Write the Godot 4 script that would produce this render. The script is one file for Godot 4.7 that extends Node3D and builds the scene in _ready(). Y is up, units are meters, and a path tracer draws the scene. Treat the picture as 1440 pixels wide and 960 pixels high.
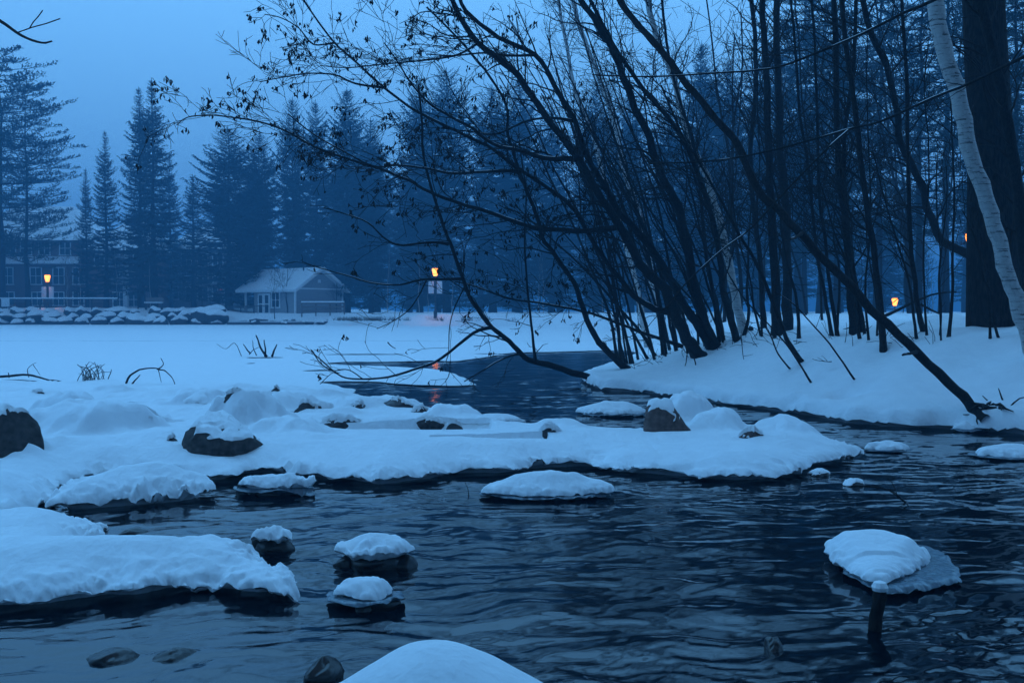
extends Node3D

# ---------------------------------------------------------------- the lens the photograph was taken with (pixels of the 1440 x 960 photograph)
const F := 1400.0
const H := 1.3
const HZ := 437.0
const CAM := Vector3(0, H, 0)
var aim: Basis
var taken := {}
var M := {}
var rng := RandomNumberGenerator.new()
var nz := FastNoiseLite.new()
var bank: Field
var land: Field

# ---------------------------------------------------------------- mesh collector
class MB:
	var v := PackedVector3Array()
	var n := PackedVector3Array()
	var ix := PackedInt32Array()
	var tips := []
	func tri(a: Vector3, b: Vector3, c: Vector3):
		var k := v.size()
		var m := (c - a).cross(b - a).normalized()
		v.append(a); v.append(b); v.append(c)
		n.append(m); n.append(m); n.append(m)
		ix.append(k); ix.append(k + 1); ix.append(k + 2)
	func quad(a: Vector3, b: Vector3, c: Vector3, d: Vector3):
		tri(a, b, c); tri(a, c, d)
	func box(c: Vector3, s: Vector3, b := Basis.IDENTITY):
		var x := b.x * s.x * 0.5
		var y := b.y * s.y * 0.5
		var z := b.z * s.z * 0.5
		quad(c - x - y + z, c - x + y + z, c + x + y + z, c + x - y + z)
		quad(c + x - y - z, c + x + y - z, c - x + y - z, c - x - y - z)
		quad(c - x - y - z, c - x + y - z, c - x + y + z, c - x - y + z)
		quad(c + x - y + z, c + x + y + z, c + x + y - z, c + x - y - z)
		quad(c - x + y + z, c - x + y - z, c + x + y - z, c + x + y + z)
		quad(c - x - y - z, c - x - y + z, c + x - y + z, c + x - y - z)
	func tube(p: PackedVector3Array, r: PackedFloat32Array, sides: int):
		var m := p.size()
		if m < 2: return
		var t := (p[1] - p[0]).normalized()
		var u := t.cross(Vector3(0.31, 0.2, 0.93)).normalized()
		var k := v.size()
		for i in m:
			if i > 0:
				var t2 := (p[mini(i + 1, m - 1)] - p[i - 1]).normalized()
				u = (u - t2 * u.dot(t2)).normalized()
				t = t2
			var w := t.cross(u)
			for j in sides:
				var a := TAU * j / sides
				var d := u * cos(a) + w * sin(a)
				v.append(p[i] + d * r[i]); n.append(d)
		for i in m - 1:
			for j in sides:
				var a0 := k + i * sides + j
				var a1 := k + i * sides + (j + 1) % sides
				ix.append(a0); ix.append(a0 + sides); ix.append(a1)
				ix.append(a1); ix.append(a0 + sides); ix.append(a1 + sides)
		var e := v.size()
		v.append(p[m - 1] + t * r[m - 1] * 0.4); n.append(t)
		for j in sides:
			ix.append(k + (m - 1) * sides + j); ix.append(e); ix.append(k + (m - 1) * sides + (j + 1) % sides)
	func lathe(o: Vector3, prof: Array, sides: int):
		for i in prof.size() - 1:
			for j in sides:
				var a := TAU * j / sides
				var b := TAU * (j + 1) / sides
				var p0: Vector2 = prof[i]
				var p1: Vector2 = prof[i + 1]
				quad(o + Vector3(cos(a) * p0.x, p0.y, sin(a) * p0.x), o + Vector3(cos(a) * p1.x, p1.y, sin(a) * p1.x), o + Vector3(cos(b) * p1.x, p1.y, sin(b) * p1.x), o + Vector3(cos(b) * p0.x, p0.y, sin(b) * p0.x))
	func mesh() -> ArrayMesh:
		var a := []
		a.resize(Mesh.ARRAY_MAX)
		a[Mesh.ARRAY_VERTEX] = v; a[Mesh.ARRAY_NORMAL] = n; a[Mesh.ARRAY_INDEX] = ix
		var m := ArrayMesh.new()
		if v.size() > 2: m.add_surface_from_arrays(Mesh.PRIMITIVE_TRIANGLES, a)
		return m

# ---------------------------------------------------------------- a slab of snow or ice: an outline on the ground plus a height for every point inside it
class Field:
	var x0 := 0.0
	var z0 := 0.0
	var cx := 0.0
	var cz := 0.0
	var nx := 0
	var nzz := 0
	var d := PackedFloat32Array()
	var h := PackedFloat32Array()
	var warp := 1.0
	func _init(poly: PackedVector2Array, cell: float, rough: float, rf: float, sd: int, cellz := 0.0):
		cx = cell
		cz = cell if cellz == 0.0 else cellz
		var lo := poly[0]
		var hi := poly[0]
		for p in poly:
			lo = Vector2(minf(lo.x, p.x), minf(lo.y, p.y)); hi = Vector2(maxf(hi.x, p.x), maxf(hi.y, p.y))
		x0 = lo.x - cx * 2.0; z0 = lo.y - cz * 2.0
		nx = int((hi.x - lo.x) / cx) + 5
		nzz = int((hi.y - lo.y) / cz) + 5
		var q := 4
		var kx := nx / q + 2
		var kz := nzz / q + 2
		var co := PackedFloat32Array()
		co.resize(kx * kz)
		var m := poly.size()
		for j in kz:
			for i in kx:
				var p := Vector2(x0 + i * cx * q, z0 + j * cz * q)
				var best := 1e9
				var ins := false
				var a := poly[m - 1]
				for e in m:
					var b := poly[e]
					var ab := b - a
					var t := clampf((p - a).dot(ab) / maxf(ab.length_squared(), 1e-9), 0.0, 1.0)
					best = minf(best, (a + ab * t).distance_squared_to(p))
					if (a.y > p.y) != (b.y > p.y) and p.x < (b.x - a.x) * (p.y - a.y) / (b.y - a.y) + a.x: ins = not ins
					a = b
				co[j * kx + i] = sqrt(best) * (1.0 if ins else -1.0)
		d.resize(nx * nzz); h.resize(nx * nzz)
		var ns := FastNoiseLite.new()
		ns.seed = sd; ns.frequency = rf; ns.fractal_octaves = 3
		for j in nzz:
			var fj := float(j) / q
			var j0 := int(fj)
			fj -= j0
			for i in nx:
				var fi := float(i) / q
				var i0 := int(fi)
				fi -= i0
				var c := j0 * kx + i0
				var s := lerpf(lerpf(co[c], co[c + 1], fi), lerpf(co[c + kx], co[c + kx + 1], fi), fj)
				if rough > 0.0 and absf(s) < rough * 3.0: s += rough * ns.get_noise_2d(x0 + i * cx, z0 + j * cz) * 1.6
				if i == 0 or j == 0 or i == nx - 1 or j == nzz - 1: s = minf(s, -0.001)
				d[j * nx + i] = s
	func hole(x: float, z: float, rx: float, rz: float):
		for j in range(maxi(0, int((z - rz * 1.6 - z0) / cz)), mini(nzz, int((z + rz * 1.6 - z0) / cz) + 2)):
			for i in range(maxi(0, int((x - rx * 1.6 - x0) / cx)), mini(nx, int((x + rx * 1.6 - x0) / cx) + 2)):
				var u := Vector2((x0 + i * cx - x) / rx, (z0 + j * cz - z) / rz)
				var k := j * nx + i
				d[k] = minf(d[k], (u.length() - 1.0) * minf(rx, rz))
	# a dome of height hh, smoothly joined with what is there; p = 2 soft, 4 flat-topped and steep
	func dome(x: float, z: float, rx: float, rz: float, hh: float, p := 2.5, turn := 0.0, add := false):
		var R := maxf(rx, rz) * 2.0
		var wn := FastNoiseLite.new()
		wn.seed = int(absf(x * 31.0 + z * 57.0)); wn.frequency = 0.9 / maxf(rx, rz); wn.fractal_octaves = 3
		var cs := cos(turn)
		var sn := sin(turn)
		for j in range(maxi(0, int((z - R - z0) / cz)), mini(nzz, int((z + R - z0) / cz) + 2)):
			for i in range(maxi(0, int((x - R - x0) / cx)), mini(nx, int((x + R - x0) / cx) + 2)):
				var a := x0 + i * cx - x
				var b := z0 + j * cz - z
				var r := sqrt(pow((a * cs + b * sn) / rx, 2.0) + pow((b * cs - a * sn) / rz, 2.0))
				r *= 1.0 + 0.38 * warp * wn.get_noise_2d(a, b)
				var y := hh * exp(-pow(r, p)) * (1.0 + 0.18 * warp * wn.get_noise_2d(a * 1.7 + 20.0, b * 1.7))
				var k := j * nx + i
				if add: h[k] += y
				else:
					var o := h[k]
					var w := maxf(0.12 - absf(o - y), 0.0) / 0.12
					h[k] = maxf(o, y) + w * w * 0.03
	func at(x: float, z: float) -> float:
		var i := clampi(int((x - x0) / cx), 0, nx - 1)
		var j := clampi(int((z - z0) / cz), 0, nzz - 1)
		return h[j * nx + i] if d[j * nx + i] > 0.0 else -9.0
	func inside(x: float, z: float) -> float:
		var i := clampi(int((x - x0) / cx), 0, nx - 1)
		var j := clampi(int((z - z0) / cz), 0, nzz - 1)
		return d[j * nx + i]
	# ey height of the lip's edge, lip its thickness, r the rounding, under: how far the lip hangs out before its underside drops
	func mesh(ey: float, lip: float, r: float, under: float, sd := 1, drips := 0.4, bottom := -0.12) -> ArrayMesh:
		var mb := MB.new()
		var ns := FastNoiseLite.new()
		ns.seed = sd; ns.frequency = 9.0; ns.fractal_octaves = 3
		var top := {}
		var low := {}
		var band := under + 0.3
		var dds := PackedFloat32Array()
		for j in nzz - 1:
			for i in nx - 1:
				var k := j * nx + i
				var c := [k, k + 1, k + nx + 1, k + nx]
				var s := 0
				for q in 4:
					if d[c[q]] > 0.0: s += 1
				if s == 0: continue
				var ids := []
				for q in 4:
					var a: int = c[q]
					var b: int = c[(q + 1) % 4]
					if d[a] > 0.0: ids.append(a)
					if (d[a] > 0.0) != (d[b] > 0.0): ids.append(-(mini(a, b) * 2 + (1 if absi(a - b) == 1 else 0)) - 1)
				var near := d[k] < band
				for pass_ in (2 if near else 1):
					var book: Dictionary = top if pass_ == 0 else low
					var vi := PackedInt32Array()
					for id in ids:
						if not book.has(id):
							var x: float
							var z: float
							var dd: float
							var hh: float
							if id >= 0:
								x = x0 + (id % nx) * cx; z = z0 + (id / nx) * cz; dd = d[id]; hh = h[id]
							else:
								var e: int = -(id + 1)
								var a2: int = e / 2
								var b2: int = a2 + (1 if e % 2 == 1 else nx)
								var t: float = d[a2] / (d[a2] - d[b2])
								x = lerpf(x0 + (a2 % nx) * cx, x0 + (b2 % nx) * cx, t)
								z = lerpf(z0 + (a2 / nx) * cz, z0 + (b2 / nx) * cz, t)
								dd = 0.0; hh = lerpf(h[a2], h[b2], t)
							var w := clampf(dd / r, 0.0, 1.0)
							var edge := ey * (1.0 + drips * (ns.get_noise_2d(x, z) * clampf(0.7 + 2.4 * ns.get_noise_2d(x * 0.17 + 50.0, z * 0.17), 0.0, 2.0) + 0.9 * ns.get_noise_2d(x * 0.3, z * 0.3)) * 1.5 * (1.0 - smoothstep(0.0, r * 1.6, dd)))
							var y: float
							if pass_ == 0:
								var soft := smoothstep(0.0, r * 2.2, dd)
								y = edge + lip * sqrt(1.0 - (1.0 - w) * (1.0 - w)) + hh * soft
							else:
								y = edge - edge * 0.35 * clampf(dd / under, 0.0, 1.0) if dd < under else lerpf(edge * 0.65, bottom, clampf((dd - under) / 0.12, 0.0, 1.0))
							book[id] = mb.v.size()
							mb.v.append(Vector3(x, y, z)); mb.n.append(Vector3.ZERO)
							dds.append(dd)
						vi.append(book[id])
					for q in range(1, vi.size() - 1):
						var a3 := vi[0]
						var b3 := vi[q]
						var c3 := vi[q + 1]
						if pass_ == 1:
							var sw := b3
							b3 = c3; c3 = sw
						mb.ix.append(a3); mb.ix.append(b3); mb.ix.append(c3)
						var nn := (mb.v[c3] - mb.v[a3]).cross(mb.v[b3] - mb.v[a3])
						mb.n[a3] += nn; mb.n[b3] += nn; mb.n[c3] += nn
		# crumbs and frozen lumps along the lip
		ns.frequency = 11.0
		var size := minf(r * 0.055, 0.008)
		for i in mb.n.size():
			var w := 1.0 - smoothstep(r * 0.2, r * 1.3, dds[i])
			if w > 0.0 and r < 0.3: mb.v[i] += mb.n[i].normalized() * (ns.get_noise_3dv(mb.v[i]) + 0.6 * ns.get_noise_3dv(mb.v[i] * 2.3)) * size * w * 2.2
			mb.n[i] = Vector3.ZERO
		for q in range(0, mb.ix.size(), 3):
			var a4 := mb.ix[q]
			var b4 := mb.ix[q + 1]
			var c4 := mb.ix[q + 2]
			var n4 := (mb.v[c4] - mb.v[a4]).cross(mb.v[b4] - mb.v[a4])
			mb.n[a4] += n4; mb.n[b4] += n4; mb.n[c4] += n4
		for i in mb.n.size(): mb.n[i] = mb.n[i].normalized()
		return mb.mesh()

# ---------------------------------------------------------------- pixels to directions, directions to points on what they touch
func ray(px: float, py: float) -> Vector3:
	return aim * Vector3((px - 720.0) / F, -(py - 480.0) / F, -1.0)
func at(px: float, py: float, depth: float) -> Vector3:
	var r := ray(px, py)
	return CAM + r * (depth / -r.z)
func gp(px: float, py: float, h := 0.05) -> Vector3:
	var r := ray(px, py)
	return CAM + r * ((h - H) / r.y)
func g2(px: float, py: float, h := 0.05) -> Vector2:
	var p := gp(px, py, h)
	return Vector2(p.x, p.z)
func outline(a: Array, h := 0.05) -> PackedVector2Array:
	var o := PackedVector2Array()
	for p in a: o.append(g2(p[0], p[1], h))
	return o
func on_field(f: Field, px: float, py: float, from: float, to: float, lift := 0.0) -> Vector3:
	var D := from
	while D < to:
		var p := at(px, py, D)
		if p.y <= f.at(p.x, p.z) + lift: return p
		D += 0.08
	return at(px, py, to)
func ground_y(x: float, _z: float) -> float:
	return 1.08 + 0.5 * smoothstep(-26.0, -31.0, x)

# ---------------------------------------------------------------- naming
func numbered(called: String) -> String:
	taken[called] = taken.get(called, -1) + 1
	return called if taken[called] == 0 else "%s_%03d" % [called, taken[called]]
func thing(called: String, label: String, category: String, pos := Vector3.ZERO, group := "") -> Node3D:
	var o := Node3D.new()
	o.name = numbered(called)
	add_child(o)
	o.position = pos
	o.set_meta("label", label); o.set_meta("category", category)
	if group: o.set_meta("group", group)
	return o
func part(called: String, mesh: Mesh, mat: Material, parent: Node, pos := Vector3.ZERO, stuff := false) -> MeshInstance3D:
	var o := MeshInstance3D.new()
	o.name = called
	o.mesh = mesh
	o.material_override = mat
	o.position = pos
	parent.add_child(o, true)
	if stuff: o.set_meta("kind", "stuff")
	return o
func one(called: String, mesh: Mesh, mat: Material, label: String, category: String, pos := Vector3.ZERO, group := "") -> MeshInstance3D:
	var o := part(numbered(called), mesh, mat, self, pos)
	o.set_meta("label", label); o.set_meta("category", category)
	if group: o.set_meta("group", group)
	return o
func struct(called: String, mesh: Mesh, mat: Material) -> MeshInstance3D:
	var o := part(called, mesh, mat, self)
	o.set_meta("kind", "structure")
	return o
func copy(o: Node3D, pos: Vector3, turn: float, size: Vector3, label: String, group: String) -> Node3D:
	var c: Node3D = o.duplicate()
	c.name = numbered(String(o.name).rstrip("0123456789").rstrip("_"))
	add_child(c)
	c.position = pos; c.rotation = Vector3(0, turn, 0); c.scale = size
	c.set_meta("label", label)
	if group: c.set_meta("group", group)
	return c

# ---------------------------------------------------------------- materials
func lin(r: float, g: float, b: float) -> Color:
	return Color(r, g, b).linear_to_srgb()
func noise_tex(freq: float, lo: Color, hi: Color, sd: int, oct := 4, size := 512, mid := -1.0) -> NoiseTexture2D:
	var t := NoiseTexture2D.new()
	t.width = size; t.height = size; t.seamless = true
	var f := FastNoiseLite.new()
	f.seed = sd; f.frequency = freq; f.fractal_octaves = oct
	t.noise = f
	var g := Gradient.new()
	g.set_color(0, lo); g.set_color(1, hi)
	if mid > 0.0: g.set_offset(0, mid - 0.12); g.set_offset(1, mid + 0.12)
	t.color_ramp = g
	return t
func mat(c: Color, rough: float, tex: Texture2D = null, scale := Vector3.ONE, relief := 0.0, rtex: Texture2D = null, world := false) -> StandardMaterial3D:
	var m := StandardMaterial3D.new()
	m.albedo_color = c
	m.roughness = rough
	if tex: m.albedo_texture = tex
	if tex or rtex:
		m.uv1_triplanar = true
		m.uv1_world_triplanar = world
		m.uv1_scale = scale
	if relief > 0.0:
		m.heightmap_enabled = true
		m.heightmap_texture = rtex if rtex else tex
		m.heightmap_scale = relief
	return m
func birch_tex() -> ImageTexture:
	var im := Image.create(512, 512, false, Image.FORMAT_RGB8)
	var f := FastNoiseLite.new()
	f.frequency = 0.02
	for y in 512:
		for x in 512:
			var k := 0.5 + 0.5 * f.get_noise_3d(cos(x / 512.0 * TAU) * 80.0, sin(x / 512.0 * TAU) * 80.0, y * 2.2)
			im.set_pixel(x, y, lin(0.3, 0.285, 0.28).lerp(lin(0.6, 0.57, 0.55), k))
	var r := RandomNumberGenerator.new()
	r.seed = 11
	for i in 170:
		var x := r.randi_range(0, 500)
		var y := r.randi_range(4, 505)
		var w := r.randi_range(8, 60) if r.randf() < 0.75 else r.randi_range(60, 130)
		var hh := r.randi_range(1, 3) if w < 60 else r.randi_range(3, 8)
		for b in hh:
			for a in w:
				if r.randf() < 0.9: im.set_pixel((x + a) % 512, (y + b + (a / 17) % 2) % 512, lin(0.045, 0.04, 0.04))
	return ImageTexture.create_from_image(im)
func make_materials():
	var grain := noise_tex(0.045, Color(0.25, 0.25, 0.25), Color.WHITE, 3, 4)
	M.snow = mat(lin(0.84, 0.85, 0.87), 0.75, noise_tex(0.012, Color(0.955, 0.955, 0.96), Color.WHITE, 5, 5), Vector3.ONE * 0.7, 0.9, grain, true)
	M.ice = mat(lin(0.24, 0.31, 0.36), 0.16, noise_tex(0.03, Color(0.6, 0.62, 0.65), Color.WHITE, 9, 4), Vector3.ONE * 1.6, 0.5, grain, true)
	M.ice.subsurf_scatter_enabled = true
	M.ice.subsurf_scatter_strength = 0.15
	M.rock = mat(Color.WHITE, 0.8, noise_tex(0.02, lin(0.022, 0.021, 0.021), lin(0.125, 0.112, 0.107), 7, 5), Vector3.ONE * 1.3, 3.0)
	M.red_rock = mat(Color.WHITE, 0.8, noise_tex(0.02, lin(0.05, 0.034, 0.03), lin(0.19, 0.13, 0.115), 27, 5), Vector3.ONE * 1.6, 3.0)
	M.wet_rock = mat(Color.WHITE, 0.3, noise_tex(0.02, lin(0.012, 0.012, 0.013), lin(0.05, 0.046, 0.045), 8, 5), Vector3.ONE * 1.6, 2.5)
	var fis := noise_tex(0.03, lin(0.008, 0.0078, 0.008), lin(0.046, 0.043, 0.042), 21, 5)
	M.bark = mat(Color.WHITE, 0.85, fis, Vector3(3.0, 1.0, 3.0), 1.5)
	M.pine_bark = mat(Color.WHITE, 0.9, noise_tex(0.022, lin(0.006, 0.0058, 0.006), lin(0.05, 0.044, 0.041), 23, 5), Vector3(2.6, 0.42, 2.6), 6.0)
	M.twig = mat(lin(0.022, 0.02, 0.02), 0.8)
	M.catkin = mat(lin(0.022, 0.017, 0.014), 0.8)
	M.birch = mat(Color.WHITE, 0.7, birch_tex(), Vector3(1.9, 0.9, 1.9), 0.8)
	M.needles = mat(Color.WHITE, 0.75, noise_tex(0.03, lin(0.008, 0.022, 0.024), lin(0.022, 0.048, 0.046), 31, 3), Vector3.ONE * 0.35)
	M.needles.backlight_enabled = true
	M.needles.backlight = lin(0.06, 0.11, 0.1)
	M.water = StandardMaterial3D.new()
	M.water.albedo_color = lin(0.002, 0.005, 0.009)
	M.water.roughness = 0.085
	M.water.metallic_specular = 0.6
	M.siding = mat(lin(0.34, 0.33, 0.34), 0.7, noise_tex(0.03, Color(0.82, 0.82, 0.82), Color.WHITE, 41, 3), Vector3(0.4, 2.0, 0.4))
	M.trim = mat(lin(0.72, 0.72, 0.72), 0.5)
	M.glass = mat(lin(0.02, 0.025, 0.03), 0.06)
	M.brick = mat(Color.WHITE, 0.85, noise_tex(0.05, lin(0.12, 0.055, 0.042), lin(0.2, 0.095, 0.07), 43, 3), Vector3.ONE * 0.8)
	M.grey_wall = mat(Color.WHITE, 0.8, noise_tex(0.03, lin(0.2, 0.2, 0.21), lin(0.28, 0.28, 0.29), 45, 3), Vector3.ONE * 0.6)
	M.timber = mat(Color.WHITE, 0.8, noise_tex(0.03, lin(0.11, 0.075, 0.06), lin(0.2, 0.14, 0.115), 47, 3), Vector3(0.6, 3, 0.6))
	M.dark_timber = mat(lin(0.06, 0.055, 0.052), 0.8)
	M.iron = mat(lin(0.02, 0.02, 0.022), 0.5)
	M.banner = mat(lin(0.62, 0.64, 0.66), 0.8)
	M.weeds = mat(lin(0.12, 0.09, 0.065), 0.9)
	M.bed = mat(lin(0.02, 0.02, 0.022), 0.9)
	for k in ["bark", "pine_bark", "twig", "catkin", "needles", "rock", "red_rock"]: M[k].metallic_specular = 0.22
	M.lamp = StandardMaterial3D.new()
	M.lamp.albedo_color = lin(0.8, 0.6, 0.3)
	M.lamp.emission_enabled = true
	M.lamp.emission = lin(1.0, 0.23, 0.012)
	M.lamp.emission_energy_multiplier = 5.5

# ---------------------------------------------------------------- rocks
func rock_meshes(sd: int, size: Vector3, seg: int, thr: float, thick: float) -> Array:
	var r := RandomNumberGenerator.new()
	r.seed = sd
	var f := FastNoiseLite.new()
	f.seed = sd; f.frequency = 0.9; f.fractal_octaves = 4
	var planes := []
	for i in 9:
		planes.append([Vector3(r.randf_range(-1, 1), r.randf_range(-0.6, 1), r.randf_range(-1, 1)).normalized(), r.randf_range(0.68, 0.92)])
	var rings := int(seg * 0.7)
	var mb := MB.new()
	for j in rings + 1:
		var la := PI * (float(j) / rings - 0.5)
		for i in seg:
			var lo := TAU * i / seg
			var dir := Vector3(cos(la) * cos(lo), sin(la), cos(la) * sin(lo))
			var rad := 1.0 + 0.3 * f.get_noise_3dv(dir)
			for p in planes:
				var dt: float = dir.dot(p[0])
				if dt > 0.01: rad = minf(rad, lerpf(p[1] / dt, rad, 0.12))
			rad += 0.05 * f.get_noise_3dv(dir * 5.0)
			mb.v.append(dir * rad * size); mb.n.append(Vector3.ZERO)
	for j in rings:
		for i in seg:
			var a := j * seg + i
			var b := j * seg + (i + 1) % seg
			for t in [[a, a + seg, b], [b, a + seg, b + seg]]:
				var nn := (mb.v[t[2]] - mb.v[t[0]]).cross(mb.v[t[1]] - mb.v[t[0]])
				for q in t: mb.ix.append(q); mb.n[q] += nn
	for j in [0, rings]:
		var s := Vector3.ZERO
		for i in seg: s += mb.n[j * seg + i]
		for i in seg: mb.n[j * seg + i] = s
	var sgn := 1.0 if mb.n[(rings / 2) * seg].dot(mb.v[(rings / 2) * seg]) > 0 else -1.0
	for i in mb.n.size(): mb.n[i] = mb.n[i].normalized() * sgn
	if sgn < 0.0: mb.ix.reverse()
	var cap := MB.new()
	var s2 := PackedFloat32Array()
	var scale := (size.x + size.z) * 0.5
	for i in mb.v.size(): s2.append(mb.n[i].y - thr + 0.35 * f.get_noise_3dv(mb.v[i] * (3.5 / scale)) + 0.3 * (mb.v[i].y / size.y - 0.3))
	for t in range(0, mb.ix.size(), 3):
		var ps := []
		for q in 3:
			var a := mb.ix[t + q]
			var b := mb.ix[t + (q + 1) % 3]
			if s2[a] > 0.0: ps.append([mb.v[a], mb.n[a], s2[a]])
			if (s2[a] > 0.0) != (s2[b] > 0.0):
				var w := s2[a] / (s2[a] - s2[b])
				ps.append([mb.v[a].lerp(mb.v[b], w), mb.n[a].lerp(mb.n[b], w), 0.0])
		var k := cap.v.size()
		for p in ps:
			var th: float = thick * sqrt(clampf(p[2] * 1.6, 0.0, 1.0)) + 0.004
			cap.v.append(p[0] + Vector3(0, 0.7, 0) * th + p[1] * th * 0.5)
			cap.n.append((p[1] + Vector3(0, 0.4, 0)).normalized())
		for q in range(1, ps.size() - 1): cap.ix.append(k); cap.ix.append(k + q); cap.ix.append(k + q + 1)
	return [mb.mesh(), cap.mesh()]
func boulder(label: String, pos: Vector3, size: Vector3, sd: int, material: Material, thr := 0.35, thick := 0.05, turn := 0.0, group := "", seg := 36) -> Node3D:
	var t := thing("boulder", label, "rock", pos, group)
	t.rotation.y = turn
	var ms := rock_meshes(sd, size, seg, thr, thick)
	part("stone", ms[0], material, t)
	if ms[1].get_surface_count() and thr < 1.2: part("snow_cap", ms[1], M.snow, t, Vector3.ZERO, thr > 0.63)
	return t

# ---------------------------------------------------------------- bare trees
func smooth_path(a: Array, depth0: float, depth1: float) -> PackedVector3Array:
	var pts := PackedVector3Array()
	var m := a.size()
	for i in m: pts.append(at(a[i][0], a[i][1], lerpf(depth0, depth1, float(i) / (m - 1))))
	return catmull(pts, 4)
func catmull(pts: PackedVector3Array, sub: int) -> PackedVector3Array:
	var o := PackedVector3Array()
	var m := pts.size()
	for i in m - 1:
		var p0 := pts[maxi(i - 1, 0)]
		var p3 := pts[mini(i + 2, m - 1)]
		for s in sub: o.append(pts[i].cubic_interpolate(pts[i + 1], p0, p3, float(s) / sub))
	o.append(pts[m - 1])
	return o
func taper(m: int, r0: float, r1: float, flare := 0.0) -> PackedFloat32Array:
	var o := PackedFloat32Array()
	for i in m:
		var t := float(i) / maxi(m - 1, 1)
		o.append(lerpf(r0, r1, pow(t, 0.75)) * (1.0 + flare * exp(-t * 14.0)) * (1.0 + 0.05 * sin(i * 2.3 + r0 * 900.0)))
	return o
func grow(mb: MB, p: Vector3, dir: Vector3, length: float, r: float, lev: int, o: Dictionary):
	var seg := maxi(3, int(length / o.seg))
	var pts := PackedVector3Array([p])
	var rr := PackedFloat32Array([r])
	var dr := dir.normalized()
	var step := length / seg
	for i in seg:
		dr = (dr + Vector3(rng.randf_range(-1, 1), rng.randf_range(-1, 1), rng.randf_range(-1, 1)) * o.wander + o.bend * (step * 0.25)).normalized()
		pts.append(pts[i] + dr * step)
		rr.append(maxf(lerpf(r, r * 0.3, float(i + 1) / seg), o.rmin))
	mb.tube(pts, rr, 3 if r < 0.014 else 5)
	mb.tips.append(pts[seg])
	if lev <= 0: return
	var count := int(length * o.den + rng.randf())
	for c in count:
		var t := rng.randf_range(0.15, 0.97)
		var k := mini(int(t * seg), seg - 1)
		var tg := (pts[k + 1] - pts[k]).normalized()
		var side := tg.cross(Vector3(rng.randf_range(-1, 1), rng.randf_range(-1, 1), rng.randf_range(-1, 1))).normalized()
		var a := rng.randf_range(0.5, 1.05)
		grow(mb, pts[k].lerp(pts[k + 1], t * seg - k), tg * cos(a) + side * sin(a), length * rng.randf_range(0.3, 0.6) * (1.15 - 0.5 * t), maxf(rr[k] * 0.6, o.rmin), lev - 1, o)
func clothe(mb: MB, pts: PackedVector3Array, rad: PackedFloat32Array, den: float, from: float, len0: float, lev: int, o: Dictionary):
	var total := 0.0
	for i in pts.size() - 1: total += pts[i].distance_to(pts[i + 1])
	var count := int(total * den)
	for c in count:
		var t := lerpf(from, 0.995, (c + rng.randf()) / maxf(count, 1.0))
		var f := t * (pts.size() - 1)
		var k := mini(int(f), pts.size() - 2)
		var tg := (pts[k + 1] - pts[k]).normalized()
		var side := tg.cross(Vector3(rng.randf_range(-1, 1), rng.randf_range(-1, 1), rng.randf_range(-1, 1))).normalized()
		var a := rng.randf_range(0.45, 1.1)
		grow(mb, pts[k].lerp(pts[k + 1], f - k), tg * cos(a) + side * sin(a) + o.lean, len0 * rng.randf_range(0.45, 1.15) * (1.1 - 0.45 * t), clampf(rad[k] * 0.38, o.rmin, 0.016), lev, o)
func snow_strip(mb: MB, pts: PackedVector3Array, rad: PackedFloat32Array):
	var run := PackedVector3Array()
	var rr := PackedFloat32Array()
	for i in pts.size() - 1:
		var t := (pts[i + 1] - pts[i]).normalized()
		var ok := absf(t.y) < 0.72 and nz.get_noise_3dv(pts[i] * 34.0) > -0.08
		if ok:
			run.append(pts[i] + Vector3(0, rad[i] * 0.8, 0)); rr.append(clampf(rad[i] * 0.42, 0.003, 0.03))
		if (not ok or i == pts.size() - 2) and run.size():
			if run.size() > 2:
				rr[0] *= 0.3; rr[rr.size() - 1] *= 0.3
				mb.tube(run, rr, 5)
			run = PackedVector3Array(); rr = PackedFloat32Array()
func catkins(tips: Array, share: float) -> ArrayMesh:
	var mb := MB.new()
	for p in tips:
		if rng.randf() > share: continue
		for i in rng.randi_range(1, 5):
			var q: Vector3 = p + Vector3(rng.randf_range(-0.04, 0.04), rng.randf_range(-0.03, 0.02), rng.randf_range(-0.04, 0.04))
			var l := rng.randf_range(0.03, 0.085)
			var w := rng.randf_range(0.009, 0.021)
			var pts := PackedVector3Array([q, q + Vector3(rng.randf_range(-0.3, 0.3) * l, -l * 0.5, 0), q + Vector3(rng.randf_range(-0.4, 0.4) * l, -l, 0)])
			mb.tube(pts, PackedFloat32Array([0.003, w, 0.003]), 4)
	return mb.mesh()
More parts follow.
